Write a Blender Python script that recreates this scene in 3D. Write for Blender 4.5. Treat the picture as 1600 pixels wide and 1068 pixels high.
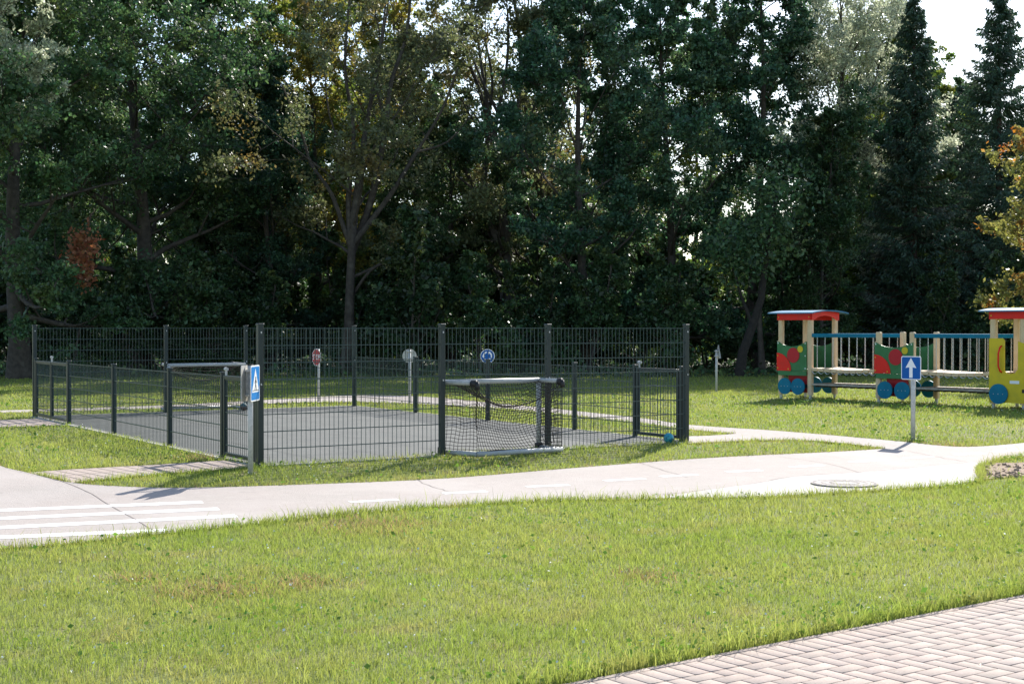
import bpy, bmesh, math, random
import numpy as np
from mathutils import Vector, Matrix, geometry
R = math.radians
random.seed(7); RNG = np.random.default_rng(7)
for o in list(bpy.data.objects): bpy.data.objects.remove(o)
S = bpy.context.scene; COL = S.collection
# ------------------------------------------------------------ camera
F, HOR, EYE = 2170.0, 512.5, 1.6
cam = bpy.data.cameras.new('camera'); cam.sensor_width = 36; cam.lens = F/1600*36
cam.clip_start = .1; cam.clip_end = 2000
co = bpy.data.objects.new('camera', cam); COL.objects.link(co)
PITCH = math.atan((534-HOR)/F)
co.location = (0, 0, EYE); co.rotation_euler = (R(90)-PITCH, 0, 0); S.camera = co
S.render.resolution_x = 1024; S.render.resolution_y = 683
# ------------------------------------------------------------ sky, sun
SUN_EL, SUN_AZ = R(36.5), R(26.5)
w = bpy.data.worlds.new('World'); S.world = w; w.use_nodes = True
nt = w.node_tree; sky = nt.nodes.new('ShaderNodeTexSky'); sky.sky_type = 'NISHITA'; sky.sun_disc = False
sky.sun_elevation = SUN_EL; sky.sun_rotation = SUN_AZ; sky.air_density = 1.0; sky.dust_density = .9; sky.ozone_density = 1.2
bg = nt.nodes['Background']; bg.inputs[1].default_value = .12
nt.links.new(sky.outputs[0], bg.inputs[0])
sl = bpy.data.lights.new('sun', 'SUN'); sl.energy = 4.2; sl.angle = R(.55); sl.color = (1, .955, .88)
so = bpy.data.objects.new('sun', sl); COL.objects.link(so)
sd = Vector((math.sin(SUN_AZ)*math.cos(SUN_EL), math.cos(SUN_AZ)*math.cos(SUN_EL), math.sin(SUN_EL)))
so.rotation_euler = sd.to_track_quat('Z', 'Y').to_euler(); so.location = sd*60
S.view_settings.view_transform = 'Standard'; S.view_settings.look = 'None'
S.view_settings.exposure = 1.05; S.view_settings.gamma = 1
S.render.engine = 'CYCLES'
S.cycles.max_bounces = 6; S.cycles.diffuse_bounces = 3; S.cycles.transmission_bounces = 3; S.cycles.transparent_max_bounces = 6
# ------------------------------------------------------------ materials
def mat(name, col, rough=.6, metal=0, spec=.5, noise=None, bump=0, bscale=40, trans=0, island=0, objrand=0, bands=()):
    """noise: list of (scale, colour, lo, hi) laid over the base by thresholded noise in object space"""
    m = bpy.data.materials.new(name); m.use_nodes = True; t = m.node_tree; b = t.nodes['Principled BSDF']
    b.inputs['Roughness'].default_value = rough; b.inputs['Metallic'].default_value = metal
    b.inputs['Specular IOR Level'].default_value = spec
    N = t.nodes.new; L = t.links.new
    tc = N('ShaderNodeTexCoord')
    rgb = N('ShaderNodeRGB'); rgb.outputs[0].default_value = (*col, 1); out = rgb.outputs[0]
    for (sc, c2, lo, hi) in (noise or []):
        n = N('ShaderNodeTexNoise'); n.inputs['Scale'].default_value = sc; n.inputs['Detail'].default_value = 5
        L(tc.outputs['Object'], n.inputs['Vector'])
        r = N('ShaderNodeMapRange'); r.inputs[1].default_value = lo; r.inputs[2].default_value = hi
        L(n.outputs[0], r.inputs[0])
        mx = N('ShaderNodeMix'); mx.data_type = 'RGBA'; L(r.outputs[0], mx.inputs[0]); L(out, mx.inputs[6]); mx.inputs[7].default_value = (*c2, 1)
        out = mx.outputs[2]
    if island or objrand:
        g = N('ShaderNodeNewGeometry'); oi = N('ShaderNodeObjectInfo')
        hs = N('ShaderNodeHueSaturation'); L(out, hs.inputs['Color'])
        r = N('ShaderNodeMapRange'); r.inputs[3].default_value = 1-island; r.inputs[4].default_value = 1+island
        L(g.outputs['Random Per Island'], r.inputs[0])
        mm = N('ShaderNodeMath'); mm.operation = 'MULTIPLY'; L(r.outputs[0], mm.inputs[0])
        r2 = N('ShaderNodeMapRange'); r2.inputs[3].default_value = 1-objrand; r2.inputs[4].default_value = 1+objrand
        L(oi.outputs['Random'], r2.inputs[0]); L(r2.outputs[0], mm.inputs[1]); L(mm.outputs[0], hs.inputs['Value'])
        ml = N('ShaderNodeMath'); ml.operation = 'MULTIPLY'; ml.inputs[1].default_value = 7.31; L(g.outputs['Random Per Island'], ml.inputs[0])
        fr = N('ShaderNodeMath'); fr.operation = 'FRACT'; L(ml.outputs[0], fr.inputs[0])
        r3 = N('ShaderNodeMapRange'); r3.inputs[3].default_value = .5-.05*island; r3.inputs[4].default_value = .5+.05*island
        L(fr.outputs[0], r3.inputs[0]); L(r3.outputs[0], hs.inputs['Hue'])
        out = hs.outputs[0]
    L(out, b.inputs['Base Color'])
    if bump:
        n = N('ShaderNodeTexNoise'); n.inputs['Scale'].default_value = bscale; n.inputs['Detail'].default_value = 6
        L(tc.outputs['Object'], n.inputs['Vector'])
        bp = N('ShaderNodeBump'); bp.inputs['Strength'].default_value = bump; bp.inputs['Distance'].default_value = .02
        L(n.outputs[0], bp.inputs['Height']); L(bp.outputs[0], b.inputs['Normal'])
    if trans:
        tr = N('ShaderNodeBsdfTranslucent'); ms = N('ShaderNodeMixShader'); ms.inputs[0].default_value = trans
        ht = N('ShaderNodeHueSaturation'); L(out, ht.inputs['Color']); ht.inputs['Hue'].default_value = .485; ht.inputs['Saturation'].default_value = 1.1; ht.inputs['Value'].default_value = 1.5
        L(ht.outputs[0], tr.inputs['Color'])
        L(b.outputs[0], ms.inputs[1]); L(tr.outputs[0], ms.inputs[2]); L(ms.outputs[0], t.nodes['Material Output'].inputs[0])
    return m
M = {}
M['post'] = mat('powder_green', (.008, .02, .021), .4, noise=[(9, (.014, .026, .026), .45, .8)])
M['wire'] = mat('wire_green', (.02, .05, .052), .35)
M['gal'] = mat('galvanised', (.55, .54, .51), .5, .0, noise=[(30, (.42, .41, .385), .4, .7)])
M['signback'] = mat('sign_back', (.5, .49, .45), .5, .1, noise=[(14, (.4, .38, .35), .4, .7)])
M['white'] = mat('white_frame', (.42, .425, .41), .45, noise=[(12, (.36, .36, .34), .5, .75), (40, (.3, .29, .26), .6, .75)])
M['swhite'] = mat('sign_white', (.8, .82, .84), .35)
M['blue'] = mat('sign_blue', (.004, .095, .36), .4, spec=.2)
M['skyblue'] = mat('crossing_blue', (.01, .2, .55), .35)
M['red'] = mat('stop_red', (.38, .012, .03), .35)
M['black'] = mat('black_rubber', (.012, .011, .012), .6)
M['rope'] = mat('net_cord', (.028, .02, .018), .8)
M['wood'] = mat('play_wood', (.70, .53, .33), .55, noise=[(6, (.62, .45, .26), .4, .7), (45, (.54, .38, .22), .55, .75)], bump=.2, bscale=60)
M['plank'] = mat('weathered_plank', (.42, .37, .3), .6, noise=[(9, (.25, .21, .17), .4, .7)], bump=.3, bscale=50)
M['pgreen'] = mat('panel_green', (.035, .16, .055), .45, spec=.3, noise=[(5, (.05, .2, .08), .4, .7)])
M['pred'] = mat('panel_red', (.78, .014, .008), .4, spec=.3, noise=[(7, (.66, .02, .012), .45, .7)])
M['pcrim'] = mat('panel_crimson', (.46, .012, .022), .4, spec=.3)
M['pyel'] = mat('panel_yellow', (.66, .5, .02), .4, spec=.3, noise=[(5, (.54, .43, .025), .45, .7)])
M['pblue'] = mat('panel_blue', (.0, .15, .25), .45, spec=.2, noise=[(6, (.0, .18, .30), .4, .7)])
M['roof'] = mat('roof_blue', (.07, .2, .33), .6, spec=.1)
M['chain'] = mat('chain_steel', (.55, .55, .53), .35, .7)
M['court'] = mat('court_rubber', (.098, .103, .095), .85, noise=[(1.3, (.078, .083, .078), .4, .7), (90, (.135, .138, .13), .55, .7), (5, (.115, .12, .11), .5, .7), (2.3, (.13, .125, .11), .62, .74)], bump=.3, bscale=120)
M['path'] = mat('path_pink', (.372, .322, .290), .88, noise=[(1.1, (.35, .31, .277), .42, .68), (60, (.27, .238, .212), .55, .75), (7, (.395, .35, .318), .55, .75), (.45, (.40, .355, .322), .5, .62), (3.3, (.32, .28, .25), .64, .74)], bump=.35, bscale=110)
M['concrete'] = mat('path_concrete', (.43, .40, .37), .88, noise=[(2, (.4, .375, .345), .42, .68), (70, (.35, .32, .295), .55, .75), (.8, (.47, .45, .42), .5, .65)], bump=.25, bscale=90)
M['kerb'] = mat('kerb_concrete', (.5, .47, .43), .85, noise=[(5, (.36, .33, .29), .4, .7)], bump=.2)
M['paint'] = mat('road_paint', (.82, .82, .80), .7, noise=[(14, (.58, .54, .5), .58, .72), (60, (.6, .56, .52), .6, .75)])
M['crack'] = mat('joint_dark', (.24, .2, .175), .9)
M['iron'] = mat('cast_iron', (.33, .295, .27), .85, .0, noise=[(25, (.4, .355, .325), .4, .65)], bump=.4, bscale=30)
M['soil'] = mat('bare_soil', (.26, .18, .12), .95, noise=[(6, (.32, .235, .165), .4, .65), (25, (.14, .09, .055), .5, .7)], bump=1, bscale=18)
M['brick'] = mat('paver_block', (.385, .31, .265), .9, noise=[(2.2, (.36, .283, .24), .4, .7), (80, (.3, .24, .2), .52, .7), (30, (.46, .38, .335), .58, .75), (.9, (.36, .30, .26), .5, .66), (4, (.26, .22, .17), .66, .76)], bump=.1, bscale=110, island=.08)
M['sand'] = mat('joint_sand', (.2, .15, .105), .95, noise=[(20, (.25, .2, .14), .4, .7), (3, (.12, .14, .05), .55, .65)])
M['grass'] = mat('grass_blade', (.24, .288, .08), .65, spec=.22, noise=[(.5, (.195, .268, .062), .42, .62), (1.7, (.28, .285, .10), .55, .72), (9, (.26, .26, .11), .6, .75)], trans=.5, island=.22)
M['ground'] = mat('turf', (.15, .17, .05), .95, noise=[(.6, (.13, .16, .04), .42, .62), (2.5, (.2, .165, .07), .5, .7), (1.1, (.22, .155, .09), .66, .76)], bump=.8, bscale=30)
M['weed'] = mat('weed_leaf', (.12, .22, .045), .65, spec=.25, trans=.35, island=.3)
M['flower'] = mat('clover_glint_white', (.75, .77, .68), .6)  # white of the clover heads, also painting small glints in the lawn
M['bark'] = mat('bark_grey', (.085, .07, .055), .9, noise=[(8, (.05, .04, .032), .4, .65), (3, (.13, .115, .09), .55, .75)], bump=1, bscale=22)
M['barkr'] = mat('bark_brown', (.09, .055, .04), .9, noise=[(8, (.05, .032, .026), .4, .65)], bump=1, bscale=20)
M['lf_dark'] = mat('leaf_dark', (.068, .135, .055), .45, trans=.36, island=.6, objrand=.14, noise=[(.6, (.105, .145, .045), .5, .7)])
M['lf_mid'] = mat('leaf_mid', (.09, .14, .035), .45, trans=.42, island=.5, objrand=.15, noise=[(.5, (.13, .15, .03), .5, .7)])
M['lf_olive'] = mat('leaf_olive', (.14, .165, .075), .5, trans=.4, island=.45, objrand=.1, noise=[(.45, (.2, .16, .05), .53, .68)])
M['lf_yellow'] = mat('leaf_yellowing', (.22, .2, .045), .5, trans=.5, island=.4, noise=[(.7, (.11, .17, .04), .45, .6), (1.2, (.34, .16, .03), .62, .74)])
M['lf_silver'] = mat('leaf_silver', (.42, .46, .33), .38, trans=.45, island=.5, objrand=.1)
M['lf_teal'] = mat('leaf_bluegreen', (.05, .115, .062), .45, trans=.34, island=.6, objrand=.12, noise=[(.5, (.09, .135, .055), .48, .66)])
M['lf_rowan'] = mat('leaf_rowan', (.22, .23, .07), .5, trans=.42, island=.4, noise=[(.9, (.45, .18, .045), .54, .66)])
M['lf_shade_tint'] = mat('leaf_painted_shade', (.045, .09, .034), .45, trans=.36, island=.6, objrand=.25, noise=[(.8, (.07, .10, .03), .5, .65)])  # deep shade under the trees is put into this darker leaf colour
M['lf_sun_tint'] = mat('leaf_painted_sun', (.2, .3, .07), .45, trans=.5, island=.4)  # sunlight in the gaps is painted in as a brighter leaf colour
M['lf_brown'] = mat('leaf_dead', (.3, .13, .06), .7, trans=.3, island=.3)
M['needle'] = mat('spruce_needle', (.05, .095, .055), .5, trans=.22, island=.45, objrand=.1, noise=[(.9, (.13, .14, .11), .58, .72)])
M['ballblue'] = mat('ball_blue', (.03, .3, .38), .4, noise=[(14, (.01, .12, .2), .48, .54)])
M['balldark'] = mat('ball_dark', (.03, .1, .11), .5, noise=[(9, (.12, .05, .04), .5, .55)])
# ------------------------------------------------------------ helpers
def tag(o, label=None, cat=None, group=None, kind=None):
    if label: o['label'] = label
    if cat: o['category'] = cat
    if group: o['group'] = group
    if kind: o['kind'] = kind
    return o
def empty(name, loc=(0, 0, 0), rz=0, **k):
    o = bpy.data.objects.new(name, None); COL.objects.link(o); o.location = loc; o.rotation_euler = (0, 0, rz); o.empty_display_size = .1
    return tag(o, **k)
class MB:
    def __init__(s): s.v = []; s.f = []; s.cur = 0; s.marks = []
    def use(s, i): s.marks.append((len(s.f), i))
    def add(s, vs, fs):
        n = len(s.v); s.v += [tuple(v) for v in vs]; s.f += [tuple(i+n for i in f) for f in fs]
    def box(s, c, d, rot=None):
        """centre, full dims; optional 3x3 rotation; every box gets tiny chamfer-free faces"""
        hx, hy, hz = d[0]/2, d[1]/2, d[2]/2
        vs = [Vector((x, y, z)) for x in (-hx, hx) for y in (-hy, hy) for z in (-hz, hz)]
        if rot: vs = [rot @ v for v in vs]
        c = Vector(c)
        s.add([v+c for v in vs], [(0, 1, 3, 2), (4, 6, 7, 5), (0, 4, 5, 1), (2, 3, 7, 6), (0, 2, 6, 4), (1, 5, 7, 3)])
    def cbox(s, c, d, r=.006):
        """box with chamfered vertical edges and top rim"""
        hx, hy = d[0]/2, d[1]/2; c = Vector(c); z0 = -d[2]/2; z1 = d[2]/2
        def ring(hx, hy, r, z): return [Vector(p) for p in ((hx-r, -hy, z), (hx, -hy+r, z), (hx, hy-r, z), (hx-r, hy, z), (-hx+r, hy, z), (-hx, hy-r, z), (-hx, -hy+r, z), (-hx+r, -hy, z))]
        vs = ring(hx, hy, r, z0)+ring(hx, hy, r, z1-r)+ring(hx-r, hy-r, r*.6, z1)
        fs = [tuple(range(7, -1, -1)), tuple(range(16, 24))]
        for a in (0, 8):
            for i in range(8): fs.append((a+i, a+(i+1) % 8, a+8+(i+1) % 8, a+8+i))
        s.add([v+c for v in vs], fs)
    def tube(s, pts, r, n=6, cap=True):
        pts = [Vector(p) for p in pts]; k = len(pts)
        rs = r if isinstance(r, (list, tuple)) else [r]*k
        base = len(s.v); up = None
        for i, p in enumerate(pts):
            d = (pts[min(i+1, k-1)]-pts[max(i-1, 0)])
            if d.length < 1e-9: d = Vector((0, 0, 1))
            d.normalize()
            if up is None: up = d.orthogonal().normalized()
            a = (up-d*up.dot(d))
            a = a.normalized() if a.length > 1e-6 else d.orthogonal().normalized()
            up = a; b = d.cross(a)
            for j in range(n):
                t = 2*math.pi*j/n; s.v.append(tuple(p+(a*math.cos(t)+b*math.sin(t))*rs[i]))
        for i in range(k-1):
            for j in range(n):
                s.f.append((base+i*n+j, base+i*n+(j+1) % n, base+(i+1)*n+(j+1) % n, base+(i+1)*n+j))
        if cap:
            s.f.append(tuple(base+j for j in range(n-1, -1, -1))); s.f.append(tuple(base+(k-1)*n+j for j in range(n)))
    def prism(s, poly, d0, d1, fn):
        """poly of 2-D points extruded between d0 and d1; fn(a,b,d) -> xyz"""
        n = len(poly)
        vs = [fn(a, b, d0) for a, b in poly]+[fn(a, b, d1) for a, b in poly]
        fs = [tuple(range(n-1, -1, -1)), tuple(range(n, 2*n))]+[(i, (i+1) % n, n+(i+1) % n, n+i) for i in range(n)]
        s.add(vs, fs)
    def build(s, name, m, parent=None, smooth=False, loc=None, bevel=0):
        me = bpy.data.meshes.new(name); me.from_pydata(s.v, [], s.f); me.update()
        ms = m if isinstance(m, (list, tuple)) else [m]
        for k, (i0, mi) in enumerate(s.marks):
            i1 = s.marks[k+1][0] if k+1 < len(s.marks) else len(s.f)
            for i in range(i0, i1): me.polygons[i].material_index = mi
        bm = bmesh.new(); bm.from_mesh(me); bmesh.ops.recalc_face_normals(bm, faces=bm.faces); bm.to_mesh(me); bm.free()
        if smooth: me.polygons.foreach_set('use_smooth', [True]*len(me.polygons))
        for m_ in ms: me.materials.append(m_)
        o = bpy.data.objects.new(name, me); COL.objects.link(o)
        if parent: o.parent = parent
        if loc: o.location = loc
        if bevel:
            b = o.modifiers.new('bevel', 'BEVEL'); b.width = bevel; b.segments = 2; b.limit_method = 'ANGLE'
        return o
def np_mesh(name, V, quads=None, tris=None, m=None, parent=None):
    me = bpy.data.meshes.new(name); me.vertices.add(len(V)); me.vertices.foreach_set('co', np.ascontiguousarray(V, dtype=np.float32).ravel())
    idx = []; tot = []
    if quads is not None and len(quads): idx.append(quads.ravel()); tot.append(np.full(len(quads), 4))
    if tris is not None and len(tris): idx.append(tris.ravel()); tot.append(np.full(len(tris), 3))
    idx = np.concatenate(idx).astype(np.int32); tot = np.concatenate(tot).astype(np.int32)
    me.loops.add(len(idx)); me.loops.foreach_set('vertex_index', idx)
    me.polygons.add(len(tot)); st = np.concatenate(([0], np.cumsum(tot)[:-1])).astype(np.int32)
    me.polygons.foreach_set('loop_start', st); me.polygons.foreach_set('loop_total', tot)
    me.update(calc_edges=True)
    me.materials.append(m); o = bpy.data.objects.new(name, me); COL.objects.link(o)
    if parent: o.parent = parent
    return o
def copy_tree(o, parent=None):
    c = o.copy(); COL.objects.link(c)
    if parent: c.parent = parent
    for ch in list(o.children): copy_tree(ch, c)
    return c
# ------------------------------------------------------------ ground shape
TH = .567; U = np.array([math.cos(TH), math.sin(TH)]); V_ = np.array([-math.sin(TH), math.cos(TH)])
A0 = np.array([-2.92, 16.09]); CW, CL = 6.36, 10.57
def sstep(a, b, x): t = np.clip((x-a)/(b-a), 0, 1); return t*t*(3-2*t)
def gz(x, y):
    s = (np.asarray(x)-A0[0])*(-V_[0])+(np.asarray(y)-A0[1])*(-V_[1])
    return -.1*sstep(.0, 1.7, s)
def P(px, py, dz=0.):
    """ground point seen at a photograph pixel"""
    k = (py-HOR)/F; a, b = 3., 400.
    for _ in range(40):
        d = (a+b)/2
        if EYE-k*d > float(gz((px-800)/F*d, d))+dz: a = d
        else: b = d
    return ((px-800)/F*d, d)
def cw(a, b): p = A0+U*a+V_*b; return (float(p[0]), float(p[1]))     # court coordinates -> world
def inside(poly, X, Y):
    poly = np.asarray(poly); r = np.zeros(len(X), bool); n = len(poly)
    for i in range(n):
        x1, y1 = poly[i]; x2, y2 = poly[(i+1) % n]
        if y1 == y2: continue
        c = ((y1 > Y) != (y2 > Y)) & (X < (x2-x1)*(Y-y1)/(y2-y1)+x1); r ^= c
    return r
def smooth_line(pts, n=6):
    out = []
    for i in range(len(pts)-1):
        p0 = pts[max(i-1, 0)]; p1 = pts[i]; p2 = pts[i+1]; p3 = pts[min(i+2, len(pts)-1)]
        for k in range(n):
            t = k/n
            out.append(tuple(.5*(2*p1[j]+(p2[j]-p0[j])*t+(2*p0[j]-5*p1[j]+4*p2[j]-p3[j])*t*t+(-p0[j]+3*p1[j]-3*p2[j]+p3[j])*t**3) for j in (0, 1)))
    out.append(pts[-1]); return out
PX = lambda L, n=5: [P(*q) for q in smooth_line(L, n)]
main_top = [(-160, 650), (-60, 704), (0, 728), (45, 739), (110, 754), (200, 760.5), (300, 762), (480, 757), (690, 748), (900, 731), (1100, 716), (1300, 706), (1385, 701)]
join = [(1385, 701), (1330, 694), (1260, 688), (1180, 688), (1080, 692.5), (1073, 692.5)]
isl = [(1073, 681.5), (1110, 680.5), (1150, 677.5)]
back_low = [(1150, 677.5), (1080, 671.5), (1000, 661), (880, 647.5), (780, 638), (690, 633), (600, 629), (520, 628), (420, 630.5), (250, 638), (0, 645), (-300, 651)]
back_top = [(-300, 646.5), (0, 641.2), (250, 633.5), (420, 624.5), (520, 619), (600, 617.5), (680, 621), (780, 630.5), (880, 640), (1000, 653), (1080, 664), (1200, 672), (1300, 680), (1410, 690), (1480, 697), (1530, 697.5), (1600, 692), (1760, 676)]
main_low = [(1780, 684), (1680, 704), (1600, 714), (1560, 720), (1530, 730), (1526, 740), (1530, 750), (1500, 758), (1380, 766), (1200, 777), (1000, 780), (850, 783), (700, 791), (560, 802), (400, 819), (235, 836), (100, 851), (0, 858), (-160, 872)]
path_poly = PX(main_top)+PX(join)[1:]+PX(isl, 2)[0:]+PX(back_low)[1:]+PX(back_top)+PX(main_low)
walk_poly = [P(*q) for q in [(112, 754.5), (200, 745), (300, 737), (405, 729.5), (349, 719.5), (230, 727), (110, 733.5), (43, 738.5)]]
walk2_poly = [P(*q) for q in [(-200, 681), (0, 667.5), (105, 664.8), (60, 653.6), (0, 656.5), (-200, 663)]]
court_poly = [cw(-.02, -.02), cw(CW+.02, -.02), cw(CW+.02, CL+.02), cw(-.02, CL+.02)]
goalpad = [cw(2.42, CL), cw(4.02, CL), cw(4.02, CL+.5), cw(2.42, CL+.5)]
PO = np.array(P(1010, 1045)); PE = np.array(P(1600, 930))-PO; PE = PE/np.linalg.norm(PE)                                     # front paving edge
PN = np.array([PE[1], -PE[0]])
pv = lambda a, b: tuple(PO+PE*a+PN*b)
pave_poly = [pv(-7, 0), pv(12, 0), pv(12, 8), pv(-7, 8)]
soil_poly = [P(*q) for q in [(1527, 744), (1531, 731), (1550, 724), (1585, 724), (1640, 722), (1720, 726), (1640, 745), (1590, 745), (1560, 748), (1534, 750)]]
HARD = [path_poly, walk_poly, walk2_poly, court_poly, pave_poly]
def sheet(name, poly, dz, m, step=.16, kind='structure', parent=None):
    poly = [tuple(p) for p in poly]
    xs = [p[0] for p in poly]; ys = [p[1] for p in poly]
    gx, gy = np.meshgrid(np.arange(min(xs), max(xs), step), np.arange(min(ys), max(ys), step)); gx = gx.ravel(); gy = gy.ravel()
    near = gy < 26
    gx, gy = gx[near], gy[near]
    ins = inside(poly, gx, gy); gx, gy = gx[ins], gy[ins]
    bp = []
    for i in range(len(poly)):
        a = np.array(poly[i]); b = np.array(poly[(i+1) % len(poly)]); L = np.linalg.norm(b-a)
        if L < 1e-4: continue
        k = max(1, int(L/.25)) if min(a[1], b[1]) < 26 else 1
        for j in range(k): bp.append(tuple(a+(b-a)*j/k))
    n = len(bp); vs = [Vector(p) for p in bp]+[Vector((x, y)) for x, y in zip(gx, gy)]
    r = geometry.delaunay_2d_cdt(vs, [], [list(range(n))], 1, 1e-5)
    v2 = np.array([tuple(v) for v in r[0]]); z = gz(v2[:, 0], v2[:, 1])+dz
    me = bpy.data.meshes.new(name); me.from_pydata([(x, y, zz) for (x, y), zz in zip(v2, z)], [], [tuple(f) for f in r[2]])
    bm = bmesh.new(); bm.from_mesh(me)
    for f in bm.faces:
        if f.normal.z < 0: f.normal_flip()
    bm.to_mesh(me); bm.free()
    me.materials.append(m); o = bpy.data.objects.new(name, me); COL.objects.link(o)
    if parent: o.parent = parent
    if kind: o['kind'] = kind
    return o
# ground: one graded grid out to the horizon
ax = np.concatenate([-np.geomspace(900, 16, 26), np.arange(-15.4, 15.5, .2), np.geomspace(16, 900, 26)])
ay = np.concatenate([[-60, -25, -10, -3, 0, 3], np.arange(5, 29, .2), np.arange(29.4, 60, .8), np.geomspace(61, 1200, 24)])
GX, GY = np.meshgrid(ax, ay); gx = GX.ravel(); gy = GY.ravel(); z = gz(gx, gy)
hard = np.zeros(len(gx), bool)
for p in HARD: hard |= inside(p, gx, gy)
bumpy = (np.sin(gx*1.7+gy*.9)*np.cos(gy*1.3-gx*.6)*.006+np.sin(gx*4.1)*np.sin(gy*3.7)*.003)
z = z+np.where(hard, -.035, np.minimum(bumpy, 0)-.002)
nx, ny = len(ax), len(ay); I = np.arange(nx*ny).reshape(ny, nx)
q = np.stack([I[:-1, :-1], I[:-1, 1:], I[1:, 1:], I[1:, :-1]], -1).reshape(-1, 4)
g = np_mesh('ground', np.stack([gx, gy, z], 1), quads=q, m=M['ground']); g['kind'] = 'structure'
sheet('path', path_poly, .004, M['path'])
sheet('court_surface', court_poly, .006, M['court'])
# paler concrete apron by the manhole
apron = [P(*q) for q in [(1000, 779), (1060, 774), (1100, 766.5), (1180, 756), (1240, 745), (1340, 739), (1430, 731), (1510, 723.5), (1545, 722), (1532, 730), (1527, 740), (1530, 749), (1500, 757.4), (1380, 765.2), (1200, 776.2)]]
sheet('concrete_apron', apron, .0060, M['concrete'])
sheet('bare_soil', soil_poly, .012, M['soil'])
for wp, nm in ((walk_poly, 'paved_walkway'), (walk2_poly, 'paved_walkway')):
    sheet(nm, wp, .005, M['brick'], step=.2)
def ribbon(mb, pts, wd, dz):
    """flat strip of ground width wd along world points"""
    L = []; Rr = []
    for i, p in enumerate(pts):
        a = np.array(pts[max(i-1, 0)]); b = np.array(pts[min(i+1, len(pts)-1)]); d = b-a; d = d/np.linalg.norm(d); n = np.array([-d[1], d[0]])
        p = np.array(p); L.append(p+n*wd/2); Rr.append(p-n*wd/2)
    vs = [(q[0], q[1], float(gz(q[0], q[1]))+dz) for q in L+Rr]; k = len(L)
    mb.add(vs, [(i, i+1, k+i+1, k+i) for i in range(k-1)])
def dens2(L):
    out = []
    for a, b in zip(L[:-1], L[1:]):
        n = max(1, int(math.hypot(b[0]-a[0], b[1]-a[1])/.15)); out += [(a[0]+(b[0]-a[0])*t/n, a[1]+(b[1]-a[1])*t/n) for t in range(n)]
    return out+[L[-1]]
def dens(a, b, n): return [(a[0]+(b[0]-a[0])*t/n, a[1]+(b[1]-a[1])*t/n) for t in range(n+1)]
# cracks, joints
mb = MB()
for L in ([(45, 739), (110, 757), (160, 783), (242, 831)], [(1000, 776.5), (1100, 766), (1180, 755.5), (1240, 744.8), (1340, 738.8), (1430, 731), (1512, 723.4)],
          [(1215, 714), (1290, 724), (1350, 740)], [(1420, 705), (1470, 715), (1512, 722)], [(1355, 741), (1430, 748), (1480, 756)], [(650, 748.5), (665, 757), (700, 768)], [(1000, 723), (1030, 733), (1075, 746)]):
    jit = [(x+random.uniform(-1.5, 1.5), y+random.uniform(-.4, .4)) for x, y in smooth_line(L, 6)]
    ribbon(mb, dens2([P(*q) for q in jit]), .009, .0072)
# joints between walkway slabs
def wl(poly_a0, poly_a1, poly_b0, poly_b1, n):
    for i in range(1, n):
        t = i/n; a = [poly_a0[j]+(poly_a1[j]-poly_a0[j])*t for j in (0, 1)]; b = [poly_b0[j]+(poly_b1[j]-poly_b0[j])*t for j in (0, 1)]
        ribbon(mb, dens(a, b, 4), .012, .0075)
wl(walk_poly[7], walk_poly[4], walk_poly[0], walk_poly[3], 15)
ribbon(mb, dens([(walk_poly[7][j]+walk_poly[0][j])/2 for j in (0, 1)], [(walk_poly[3][j]+walk_poly[4][j])/2 for j in (0, 1)], 20), .012, .0085)
wl(walk2_poly[5], walk2_poly[3], walk2_poly[0], walk2_poly[2], 14)
tag(mb.build('path_joints', M['crack']), kind='structure')
# white dashes and zebra
dashes = [((546, 785), (622, 781)), ((692, 771.5), (760, 768)), ((823, 761), (889, 758)), ((945, 751.5), (1007, 748)), ((1033, 745), (1089, 742)), ((1136, 737.5), (1190, 735)),
          ((1236, 730), (1287, 727)), ((1329, 722), (1377, 719.5)), ((1415, 716), (1457, 713.5)), ((1493, 710.7), (1535, 708.3)), ((1552, 706), (1592, 703.8))]
mb = MB()
for a, b in dashes: ribbon(mb, dens(P(*a), P(*b), 8), .12, .0064)
for (a, b) in (((-120, 802.5), (316, 785)), ((-120, 816), (341, 795.5)), ((-120, 831), (369, 806.5)), ((-120, 845.5), (262, 829))):
    ribbon(mb, dens(P(*a), P(*b), 50), .19, .0064)
tag(mb.build('path_markings', M['paint']), kind='structure')
# court edging kerb
mb = MB()
def kerb(a, b):
    L = math.hypot(b[0]-a[0], b[1]-a[1]); ang = math.atan2(b[1]-a[1], b[0]-a[0])
    mb.box(((a[0]+b[0])/2, (a[1]+b[1])/2, -.04), (L, .06, .11), Matrix.Rotation(ang, 3, 'Z'))
kerb(cw(-.05, -.02), cw(-.05, CL+.0)); kerb(cw(CW+.05, -.02), cw(CW+.05, CL)); kerb(cw(-.02, -.05), cw(CW+.02, -.05)); kerb(cw(0, CL+.05), cw(CW, CL+.05))
tag(mb.build('court_kerb', M['kerb']), kind='structure')
# tile seams of the rubber court
mb = MB()
for i in range(1, 7): ribbon(mb, [cw(CW*i/7, .03), cw(CW*i/7, CL-.03)], .008, .0085)
for j in range(1, 11): ribbon(mb, [cw(.03, CL*j/11), cw(CW-.03, CL*j/11)], .008, .0095)
tag(mb.build('court_seams', mat('seam', (.085, .09, .09), .9)), kind='structure')
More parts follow.
